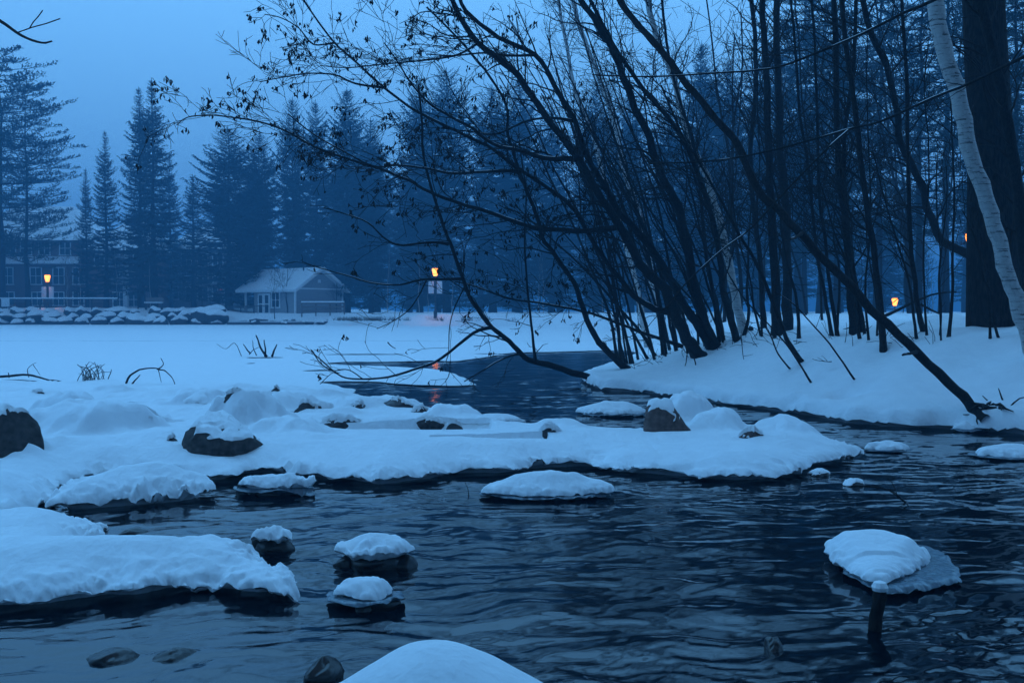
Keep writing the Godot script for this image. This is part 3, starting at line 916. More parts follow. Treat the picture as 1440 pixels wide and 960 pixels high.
func window(parent: Node, c: Vector3, w: float, h: float, b: Basis, panes: int, rows := 1):
	# c: centre on the wall face; b.z points out of the wall
	var f := MB.new()
	f.box(c + b.z * 0.04 + b.y * (h * 0.5 + 0.05), Vector3(w + 0.22, 0.1, 0.1), b)
	f.box(c + b.z * 0.04 - b.x * (w * 0.5 + 0.05), Vector3(0.1, h, 0.1), b)
	f.box(c + b.z * 0.04 + b.x * (w * 0.5 + 0.05), Vector3(0.1, h, 0.1), b)
	var win := part("window", f.mesh(), M.trim, parent)
	var s := MB.new()
	s.box(c + b.z * 0.07 - b.y * (h * 0.5 + 0.05), Vector3(w + 0.3, 0.1, 0.18), b)
	part("sill", s.mesh(), M.trim, win)
	var pw := w / panes
	var ph := h / rows
	for i in panes:
		for j in rows:
			var p := MB.new()
			p.box(c + b.z * 0.015 + b.x * (-w * 0.5 + pw * (i + 0.5)) + b.y * (-h * 0.5 + ph * (j + 0.5)), Vector3(pw - 0.07, ph - 0.07, 0.03), b)
			part("pane", p.mesh(), M.glass, win)
	var mu := MB.new()
	for i in range(1, panes): mu.box(c + b.z * 0.03 + b.x * (-w * 0.5 + pw * i), Vector3(0.07, h, 0.05), b)
	for j in range(1, rows): mu.box(c + b.z * 0.028 + b.y * (-h * 0.5 + ph * j), Vector3(w, 0.06, 0.045), b)
	if mu.v.size(): part("mullion", mu.mesh(), M.trim, win)
func cottage():
	var p := at(415, 441, 96.0)
	var t := thing("cottage", "small pale cottage with snowy gabled roof and railed deck by the frozen pond", "house", Vector3(p.x, 1.02, p.z))
	t.rotation.y = deg_to_rad(-38.0)
	# own axes: -x along the long wall, -z along the gable wall, the near corner at the origin
	var L := 8.0
	var W := 6.0
	var E := 2.45
	var R := 4.4
	var wl := MB.new()
	wl.box(Vector3(-3.15, E * 0.5 - 0.2, -0.1), Vector3(6.3, E + 0.4, 0.2))
	part("long_wall", wl.mesh(), M.siding, t)
	var wb := MB.new()
	wb.box(Vector3(-4, E * 0.5 - 0.2, -W + 0.1), Vector3(8, E + 0.4, 0.2))
	wb.box(Vector3(-6.3, E * 0.5 - 0.2, -3.1), Vector3(0.2, E + 0.4, 5.8))
	part("back_wall", wb.mesh(), M.siding, t)
	var ga := MB.new()
	ga.box(Vector3(-0.1, E * 0.5 - 0.2, -3.0), Vector3(0.2, E + 0.4, 5.6))
	part("gable_wall", ga.mesh(), M.siding, t)
	var gb := MB.new()
	gb.tri(Vector3(0.0, E, 0), Vector3(0.0, R - 0.12, -3), Vector3(0.0, E, -6))
	part("gable", gb.mesh(), M.siding, t)
	var gc := MB.new()
	gc.tri(Vector3(-8.0, E, 0), Vector3(-8.0, E, -6), Vector3(-8.0, R - 0.12, -3))
	part("gable", gc.mesh(), M.siding, t)
	var band := MB.new()
	band.box(Vector3(0.04, E, -3), Vector3(0.08, 0.14, 6.1))
	band.box(Vector3(0.02, E * 0.5 - 0.2, 0.02), Vector3(0.16, E + 0.1, 0.16))
	band.box(Vector3(0.02, E * 0.5 - 0.2, -6.02), Vector3(0.16, E + 0.1, 0.16))
	part("corner_trim", band.mesh(), M.trim, t)
	var vent := MB.new()
	vent.box(Vector3(0.03, E + 0.75, -3), Vector3(0.06, 0.3, 0.3))
	part("gable_vent", vent.mesh(), M.trim, t)
	var slope := Vector2(3.0, R - E).length() + 0.55
	var ang := atan2(R - E, 3.0)
	var roof := MB.new()
	var sn := MB.new()
	for s in [1.0, -1.0]:
		var b := Basis(Vector3.RIGHT, s * ang)
		var mid := Vector3(-4.0, R, -3.0) + b * Vector3(0, 0, s * slope * 0.5)
		roof.box(mid, Vector3(9.4, 0.12, slope), b)
		sn.box(mid + b.y * 0.15, Vector3(9.34, 0.17, slope - 0.04), b)
	var rf := part("roof", roof.mesh(), M.trim, t)
	part("roof_snow", sn.mesh(), M.snow, rf)
	var vp := MB.new()
	vp.lathe(Vector3(-1.6, R - 0.25, -2.4), [Vector2(0.08, 0), Vector2(0.08, 0.55), Vector2(0, 0.55)], 8)
	part("vent_pipe", vp.mesh(), M.iron, rf)
	# double door, window
	for i in 2:
		var x := -5.2 + i * 0.95
		var dr := MB.new()
		dr.box(Vector3(x, 0.98, 0.03), Vector3(0.9, 2.05, 0.08))
		var dp := part("door", dr.mesh(), M.trim, t)
		for j in 2:
			var gl := MB.new()
			gl.box(Vector3(x, 0.5 + j * 0.92, 0.075), Vector3(0.5, 0.8, 0.02))
			part("pane", gl.mesh(), M.glass, dp)
	window(t, Vector3(-2.9, 1.35, 0.0), 1.15, 1.4, Basis.IDENTITY, 2, 2)
	var post := MB.new()
	post.box(Vector3(-7.85, E * 0.5 - 0.2, -0.15), Vector3(0.16, E + 0.4, 0.16))
	part("porch_post", post.mesh(), M.trim, t)
	var deck := MB.new()
	deck.box(Vector3(-6.0, -0.2, 0.95), Vector3(4.2, 0.16, 1.9))
	deck.box(Vector3(-7.2, -0.2, -1.5), Vector3(1.6, 0.16, 3.0))
	part("deck", deck.mesh(), M.dark_timber, t)
	var rail := MB.new()
	rail.box(Vector3(-6.0, 0.75, 1.85), Vector3(4.2, 0.07, 0.1))
	rail.box(Vector3(-3.93, 0.75, 0.95), Vector3(0.1, 0.07, 1.7))
	var rp := part("deck_rail", rail.mesh(), M.dark_timber, t)
	for i in 26:
		var bl := MB.new()
		bl.box(Vector3(-8.05 + i * 0.164, 0.3, 1.85), Vector3(0.05, 0.84, 0.05))
		part("baluster", bl.mesh(), M.dark_timber, rp)
	for x in [-8.06, -6.0, -3.94]:
		var po := MB.new()
		po.box(Vector3(x, 0.02, 1.85), Vector3(0.12, 1.6, 0.12))
		part("deck_post", po.mesh(), M.dark_timber, t)
func far_fence(called: String, label: String, a: Vector3, b: Vector3, rails: Array, step: float, height: float, m: Material, rail_t: float, snow: bool):
	var t := thing(called, label, "fence", a)
	var v := b - a
	var L := Vector2(v.x, v.z).length()
	var bs := Basis(Vector3.UP, atan2(-v.z, v.x))
	var n := int(L / step)
	for i in n + 1:
		var p := MB.new()
		p.box(v * (float(i) / n) + Vector3(0, height * 0.5 - 0.2, 0), Vector3(0.09, height + 0.4, 0.09), bs)
		part("post", p.mesh(), m, t)
	for y in rails:
		var r := MB.new()
		r.box(v * 0.5 + Vector3(0, y, 0) + bs.z * 0.06, Vector3(L, rail_t, 0.05), bs)
		var rp := part("rail", r.mesh(), m, t)
		if snow and y == rails[0]:
			var s := MB.new()
			s.box(v * 0.5 + Vector3(0, y + rail_t * 0.5 + 0.055, 0) + bs.z * 0.05, Vector3(L, 0.11, 0.15), bs)
			part("snow", s.mesh(), M.snow, rp)
func building(label: String, px0: float, px1: float, D: float, eave_py: float, roof_py: float, wall: Material, rows: Array, bands: Array) -> Node3D:
	var a := at(px0, 430, D)
	var b := at(px1, 430, D)
	var w := b.x - a.x
	var g := 1.4
	var top := at(0, eave_py, D).y - g
	var ridge := at(0, roof_py, D + 6).y - g
	var t := thing("apartment_building", label, "building", Vector3(a.x, g, a.z))
	var m := MB.new()
	m.box(Vector3(w * 0.5, top * 0.5 - 0.25, -6), Vector3(w, top + 0.5, 12))
	part("wall", m.mesh(), wall, t)
	var r := MB.new()
	var o := 0.5
	var q0 := Vector3(-o, top, o)
	var q1 := Vector3(w + o, top, o)
	var q2 := Vector3(w + o, top, -12 - o)
	var q3 := Vector3(-o, top, -12 - o)
	var r0 := Vector3(minf(4.0, w * 0.4), ridge, -6)
	var r1 := Vector3(w - minf(4.0, w * 0.4), ridge, -6)
	r.quad(q0, r0, r1, q1); r.tri(q1, r1, q2); r.quad(q2, r1, r0, q3); r.tri(q3, r0, q0)
	part("roof", r.mesh(), M.snow, t)
	var ev := MB.new()
	ev.box(Vector3(w * 0.5, top - 0.14, 0.25), Vector3(w + 1.0, 0.24, 0.46))
	part("eave", ev.mesh(), M.dark_timber, t)
	for row in rows:
		for x in row[2]:
			var c := at(x, row[0], D) - t.position
			window(t, Vector3(c.x, c.y, 0.0), row[3], row[1], Basis.IDENTITY, 2, 2 if row[1] > 1.3 else 1)
	for q in bands:
		var c0 := at(q[0], q[2], D) - t.position
		var c1 := at(q[1], q[3], D) - t.position
		var mb := MB.new()
		mb.quad(Vector3(c0.x, c1.y, 1.3), Vector3(c0.x, c0.y, 0.02), Vector3(c1.x, c0.y, 0.02), Vector3(c1.x, c1.y, 1.3))
		mb.quad(Vector3(c0.x, c1.y - 0.1, 1.3), Vector3(c0.x, c1.y, 1.3), Vector3(c1.x, c1.y, 1.3), Vector3(c1.x, c1.y - 0.1, 1.3))
		mb.quad(Vector3(c0.x, c1.y - 0.1, 0.02), Vector3(c0.x, c1.y - 0.1, 1.3), Vector3(c1.x, c1.y - 0.1, 1.3), Vector3(c1.x, c1.y - 0.1, 0.02))
		part("lower_roof", mb.mesh(), M.snow, t)
	return t
func build_far_shore():
	cottage()
	# brick block, its wing with balconies, and a paler block behind the spruces
	building("long brick apartment block with snowy roof behind the railing and lamp", -60, 122, 118.0, 338, 290, M.brick,
		[[349, 1.5, [-38, -10, 14, 36, 62, 91], 1.2], [388, 1.9, [-30, 10, 50, 82, 110], 1.25], [420, 1.5, [-30, 12, 52, 82, 110], 1.2]], [[-60, 116, 360, 370]])
	var wing := building("brick wing with white framed balconies beside the brick block", 124, 212, 117.0, 352, 306, M.brick,
		[[391, 1.4, [168, 189], 1.4], [421, 1.6, [168, 188], 1.5], [366, 1.3, [140, 168, 195], 1.2]], [[152, 180, 369, 374]])
	for y in [400, 372]:
		var c := at(168, y, 117.0) - wing.position
		var b := MB.new()
		b.box(Vector3(c.x, c.y, 0.9), Vector3(2.3, 0.18, 1.7))
		for s in [-1.1, 1.1]: b.box(Vector3(c.x + s, c.y + 1.1, 1.65), Vector3(0.16, 2.1, 0.1))
		b.box(Vector3(c.x, c.y + 0.55, 1.68), Vector3(2.3, 0.9, 0.06))
		part("balcony", b.mesh(), M.grey_wall, wing)
	var pil := MB.new()
	var pc := at(178, 405, 117.0) - wing.position
	pil.box(Vector3(pc.x, 3.2, 0.3), Vector3(0.5, 6.6, 0.6))
	part("pillar", pil.mesh(), M.trim, wing)
	building("grey apartment block glimpsed between spruce trunks left of the cottage", 232, 318, 124.0, 350, 318, M.grey_wall,
		[[388, 1.5, [243, 262, 285, 306], 1.2], [365, 1.4, [243, 262, 285, 306], 1.2], [412, 1.5, [243, 268, 285, 306], 1.2]], [])
	building("low house with dark wall behind the leaning trees across the pond", 915, 968, 105.0, 352, 336, M.timber, [[372, 1.2, [930, 952], 1.1]], [])
	# lamps
	var lp := at(66, 390, 95.5)
	lamp_post("lit street lamp with two white banners before the brick block", Vector3(lp.x, 1.5, lp.z), lp.y - 1.5, 2)
	lp = at(612, 381, 85.5)
	lamp_post("lit street lamp with white banners right of the cottage, reflected in the water", Vector3(lp.x, 0.95, lp.z), lp.y - 0.95, 2)
	lp = at(1259, 423, 88.0)
	lamp_post("low lit lamp seen behind the trunks on the snowy bank", Vector3(lp.x, 0.0, lp.z), lp.y, 0)
	lp = at(1366, 335, 50.0)
	lamp_post("lit lamp mostly hidden beside the thick pine trunk", Vector3(lp.x, 1.0, lp.z), lp.y - 1.0, 0)
	# railing with snow on its top rail, bench, sign board
	var ra := at(-90, 432, 93.6)
	var rb := at(165, 432, 93.6)
	ra.y = 1.55; rb.y = 1.55
	far_fence("railing", "long railing with snow on its top rail above the rock wall", ra, rb, [0.86, 0.45], 2.4, 0.86, M.iron, 0.06, true)
	var fa := at(424, 437, 93.0)
	var fb := at(484, 437, 92.0)
	fa.y = 1.02; fb.y = 1.02
	far_fence("rail_fence", "low wooden rail fence before the cottage gable", fa, fb, [1.0, 0.65, 0.3], 1.3, 1.05, M.timber, 0.13, true)
	var bp := at(216, 434, 94.5)
	var bt := thing("park_bench", "wooden park bench above the rock wall left of the cottage", "bench", Vector3(bp.x, 1.57, bp.z))
	for y in [[0.45, 0.0, 0.5], [0.8, -0.24, 0.06]]:
		var bm := MB.new()
		bm.box(Vector3(0, y[0], y[1]), Vector3(1.7, 0.06 if y[0] < 0.5 else 0.4, y[2]))
		part("seat" if y[0] < 0.5 else "backrest", bm.mesh(), M.timber, bt)
	var bs := MB.new()
	bs.box(Vector3(0, 0.53, 0.02), Vector3(1.66, 0.1, 0.46))
	part("snow", bs.mesh(), M.snow, bt)
	for x in [-0.75, 0.75]:
		var bl := MB.new()
		bl.box(Vector3(x, 0.15, 0.0), Vector3(0.07, 0.64, 0.44))
		part("leg", bl.mesh(), M.iron, bt)
	var sp := at(7, 428, 93.0)
	var st := thing("sign_board", "small white board on posts by the railing before the brick block", "sign", Vector3(sp.x, 1.5, sp.z))
	var sm := MB.new()
	sm.box(Vector3(0, 0.62, 0), Vector3(0.75, 0.85, 0.05))
	part("panel", sm.mesh(), M.banner, st)
	for x in [-0.3, 0.3]:
		var sl := MB.new()
		sl.box(Vector3(x, 0.2, -0.05), Vector3(0.07, 0.9, 0.05))
		part("post", sl.mesh(), M.iron, st)
	# dock
	var dp := at(376, 454.5, 91.0)
	var dk := thing("dock", "low dark dock with snow on it before the cottage", "dock", Vector3(dp.x, 0.0, dp.z))
	var dm := MB.new()
	dm.box(Vector3(0, 0.16, 0), Vector3(7.0, 0.2, 1.6))
	part("deck", dm.mesh(), M.dark_timber, dk)
	var ds := MB.new()
	ds.box(Vector3(-0.2, 0.32, 0), Vector3(6.4, 0.12, 1.4))
	part("snow", ds.mesh(), M.snow, dk)
	# rock wall along the shore: five kinds of rock, many copies
	var kinds := []
	for i in 5:
		rng.seed = 900 + i
		kinds.append(boulder("snow capped rock in the rough wall along the far shore", Vector3(0, -50, 0), Vector3(0.95, 0.62, 0.8) * rng.randf_range(0.85, 1.15), 300 + i, M.rock, 0.62, 0.13, 0.0, "snow capped rocks along the far shore", 18))
	rng.seed = 55
	var used := 0
	var lab := "snow capped rock in the rough wall along the far shore"
	for row in 3:
		var px := -40.0 + row * 9.0
		while px < 322.0:
			var D := 91.3 + row * 0.85 + rng.randf_range(-0.25, 0.25)
			var p := at(px, 445, D)
			var y := 0.1 + row * 0.5 + rng.randf_range(-0.1, 0.12)
			var s := rng.randf_range(0.7, 1.2) * (1.0 if row < 2 else 0.8)
			var k: Node3D = kinds[rng.randi() % 5]
			var sz := Vector3(s * rng.randf_range(0.9, 1.3), s * rng.randf_range(0.85, 1.1), s)
			if used < 5:
				k = kinds[used]
				k.position = Vector3(p.x, y, p.z); k.rotation.y = rng.randf() * TAU; k.scale = sz
			else: copy(k, Vector3(p.x, y, p.z), rng.randf() * TAU, sz, lab, "snow capped rocks along the far shore")
			used += 1
			px += rng.randf_range(16, 29)
	for i in 14:
		var p := at(rng.randf_range(325, 470), 450, rng.randf_range(90.2, 92.0))
		var s := rng.randf_range(0.3, 0.65)
		copy(kinds[i % 5], Vector3(p.x, rng.randf_range(0.1, 0.35), p.z), rng.randf() * TAU, Vector3(s * 1.4, s * 0.8, s), "small snow capped rock at the shore below the cottage", "small rocks below the cottage")
	# dry weeds and brush on the far bank
	var wd := MB.new()
	for i in 2600:
		var q := rng.randf()
		var p: Vector3
		if q < 0.45: p = Vector3(rng.randf_range(-16, 6), 0, -rng.randf_range(83.5, 90))
		else: p = Vector3(rng.randf_range(9, 60), 0, -rng.randf_range(45, 85))
		if q < 0.45 and p.z > -83.5 + 0.0: p.z -= 1.0
		p.y = 0.55 if q < 0.45 else 0.85
		if nz.get_noise_2d(p.x * 6.0, p.z * 6.0) < -0.05: continue
		for s in 4:
			var e := p + Vector3(rng.randf_range(-0.3, 0.3), rng.randf_range(0.05, 0.4), rng.randf_range(-0.3, 0.3))
			wd.tri(p + Vector3(-0.014, -0.1, 0), e, p + Vector3(0.014, -0.1, 0))
	var wo := part("dry_weeds", wd.mesh(), M.weeds, self, Vector3.ZERO, true)
	wo.set_meta("label", "dry brown weeds poking through snow on the far bank"); wo.set_meta("category", "weeds")

# ---------------------------------------------------------------- conifers
func build_conifers():
	var proto := {
		"spruce": [conifer(101, 24.0, 3.4, "spruce", 1.0), conifer(102, 24.0, 3.0, "spruce", 1.0), conifer(103, 24.0, 3.7, "spruce", 1.0)],
		"dense": [conifer(111, 22.0, 3.0, "dense", 1.0), conifer(112, 22.0, 2.6, "dense", 1.1)],
		"pine": [conifer(121, 24.0, 5.2, "pine", 1.0), conifer(122, 26.0, 4.6, "pine", 1.0)],
		"near": [conifer(131, 24.0, 5.0, "pine", 2.0), conifer(132, 22.0, 4.2, "pine", 2.0)],
	}
	var hs := {"spruce": 24.0, "dense": 22.0, "pine": 24.0, "near": 23.0}
	var hws := {"spruce": 3.3, "dense": 2.8, "pine": 4.8, "near": 4.6}
	var used := {}
	var far_label := "dark spruce in the tree line beyond the frozen pond"
	var behind := "dark conifer standing behind the first row beyond the pond"
	# px of the trunk, px of the top, half width px, kind, depth, label
	var list := [
		[4, 62, 95, "pine", 97, "tall pine with layered tufted boughs before the brick block"], [38, 110, 62, "pine", 101, "shorter pine beside the tall tufted pine"],
		[122, 235, 24, "spruce", 106, "small spruce right of the tufted pines"], [150, 183, 38, "spruce", 101, "slim spruce beside the brick block, left of the paired spruces"],
		[198, 122, 52, "spruce", 102, "left spruce of the tall overlapping pair"], [216, 110, 60, "spruce", 99, "right and taller spruce of the overlapping pair"],
		[272, 245, 38, "spruce", 112, "low spruce in the gap right of the paired spruces"], [322, 178, 52, "dense", 103, "broad dense conifer behind the cottage's left end"],
		[366, 186, 42, "dense", 106, "dense conifer rising right behind the cottage roof"], [413, 136, 34, "dense", 104, "narrow pointed conifer just left of the cottage's gable peak"], [445, 140, 34, "dense", 106, "narrow pointed conifer straight behind the cottage gable"],
		[489, 123, 46, "dense", 102, "tall feathery conifer right of the cottage"], [522, 165, 36, "dense", 108, "shorter conifer leaning against the tall feathery one"], [590, 112, 42, "dense", 108, "slim conifer left of the tallest one behind the lamp"], [628, 95, 54, "dense", 104, "tallest conifer behind the street lamp right of the cottage"], [692, 120, 48, "dense", 104, far_label],
		[730, 108, 46, "dense", 106, far_label], [775, 150, 40, "dense", 110, far_label], [838, 120, 44, "dense", 104, far_label], [885, 130, 44, "dense", 107, far_label], [940, 150, 46, "dense", 104, far_label],
		[985, 58, 48, "dense", 92, "sharp topped conifer rising high between the birches and upright pair"], [1022, 84, 44, "dense", 95, "second sharp topped conifer beside the higher one"], [1068, 110, 52, "spruce", 90, far_label],
		[1130, -15, 70, "near", 66, "tall pine with feathery crown behind the vertical grey trunks"], [1178, 70, 80, "near", 60, "pine with sweeping boughs behind the bank"], [1236, -90, 90, "near", 56, "pine with sweeping boughs behind the bank"],
		[1292, -60, 100, "near", 50, "pine with sweeping boughs behind the bank"], [1330, -140, 110, "near", 62, "pine with sweeping boughs behind the bank"], [1425, -160, 120, "near", 44, "pine with sweeping boughs behind the bank"], [1490, -120, 120, "near", 38, "pine with sweeping boughs behind the bank"],
	]
	rng.seed = 777
	var px := 240.0
	while px < 1500.0:
		list.append([px, rng.randf_range(205, 275) if px < 900 else rng.randf_range(110, 230) if px < 1120 else rng.randf_range(210, 330), rng.randf_range(34, 52), "dense" if rng.randf() < 0.6 else "spruce", rng.randf_range(118, 138), behind])
		px += rng.randf_range(42, 76)
	for i in 12: list.append([rng.randf_range(-260, -20), rng.randf_range(90, 240), 45, "spruce", rng.randf_range(100, 130), behind])
	for i in 5: list.append([rng.randf_range(1080, 1560), rng.randf_range(-60, 120), 90, "near", rng.randf_range(64, 84), "pine with sweeping boughs behind the bank"])
	for e in list:
		var p := at(e[0], 430, e[4])
		var base := ground_y(p.x, p.z) - 0.1
		var hgt := at(e[0], e[1], e[4]).y - base
		var hw: float = e[2] * e[4] / F
		var ps: Array = proto[e[3]]
		var k: int = int(absf(e[0] * 7.0)) % ps.size()
		var src: Node3D = ps[k]
		var sz := Vector3(hw / hws[e[3]], hgt / hs[e[3]], hw / hws[e[3]])
		var grp: String = {"spruce": "dark conifers beyond the frozen pond", "dense": "dark conifers beyond the frozen pond", "pine": "", "near": "pines behind the bank"}[e[3]]
		if not used.has(src):
			used[src] = true
			src.position = Vector3(p.x, base, p.z); src.rotation.y = rng.randf() * TAU; src.scale = sz
			src.set_meta("label", e[5])
			if grp: src.set_meta("group", grp)
		else: copy(src, Vector3(p.x, base, p.z), rng.randf() * TAU, sz, e[5], grp)
	# the wood that the bank in front of the camera belongs to
	for q in [[-7.5, 2.5, 1.0], [-3.8, 0.9, 0.95], [-3.5, 6.0, 0.9], [1.5, 4.5, 1.05], [7.5, 8.0, 1.0], [-11.0, 8.0, 1.1], [4.0, 10.0, 1.0], [-1.0, 12.0, 1.1], [12.5, 5.0, 1.0]]:
		copy(proto["near"][int(absf(q[0])) % 2], Vector3(q[0], 0.0, q[1]), q[0], Vector3(0.9, q[2] * 0.8, 0.9), "tall pine in the wood on the near bank behind the snow mound", "pines on the near bank")
	for k in proto:
		for s in proto[k]:
			if not used.has(s): s.free()
	# bare saplings and brush along the far shore
	var o := {"seg": 0.5, "wander": 0.12, "bend": Vector3(0, 0.5, 0), "den": 2.2, "rmin": 0.011, "lean": Vector3(0, 0.35, 0), "from": 0.15, "len": 2.6, "r0": 0.06, "lev": 2}
	var bare := [bare_tree_proto("bare_tree", 201, 8.0, o, M.twig), bare_tree_proto("bare_tree", 202, 6.5, o, M.twig), bare_tree_proto("bare_tree", 203, 7.5, o, M.birch)]
	rng.seed = 33
	var first := 0
	for i in 46:
		var q := rng.randf_range(20, 900) if i < 34 else rng.randf_range(1000, 1350)
		if i == 0: q = 386
		if i == 1: q = 742
		if i == 2: q = 764
		if i > 2 and i < 8: q = 575 + i * 12
		var D := rng.randf_range(88, 97) if q > 480 else rng.randf_range(95, 104)
		if i == 0: D = 92.5
		if q > 1000: D = rng.randf_range(40, 75)
		var p := at(q, 430, D)
		var s := rng.randf_range(0.55, 1.15) * (0.9 if q < 1000 else 0.7)
		var k: int = i % 3
		var lb := "thin bare tree among the conifers on the far shore" if k < 2 else "thin pale barked bare tree on the far shore"
		var gr := "bare trees on the far shore"
		if i == 0: lb = "slim bare tree before the cottage's long wall"
		if i < 3 and first < 3:
			first += 1
			bare[k].position = Vector3(p.x, ground_y(p.x, p.z) - 0.3, p.z); bare[k].scale = Vector3.ONE * s
			bare[k].set_meta("label", lb); bare[k].set_meta("group", gr)
		else: copy(bare[k], Vector3(p.x, (ground_y(p.x, p.z) - 0.3) if q < 1000 else 0.7, p.z), rng.randf() * TAU, Vector3(s, s * rng.randf_range(0.85, 1.2), s), lb, gr)

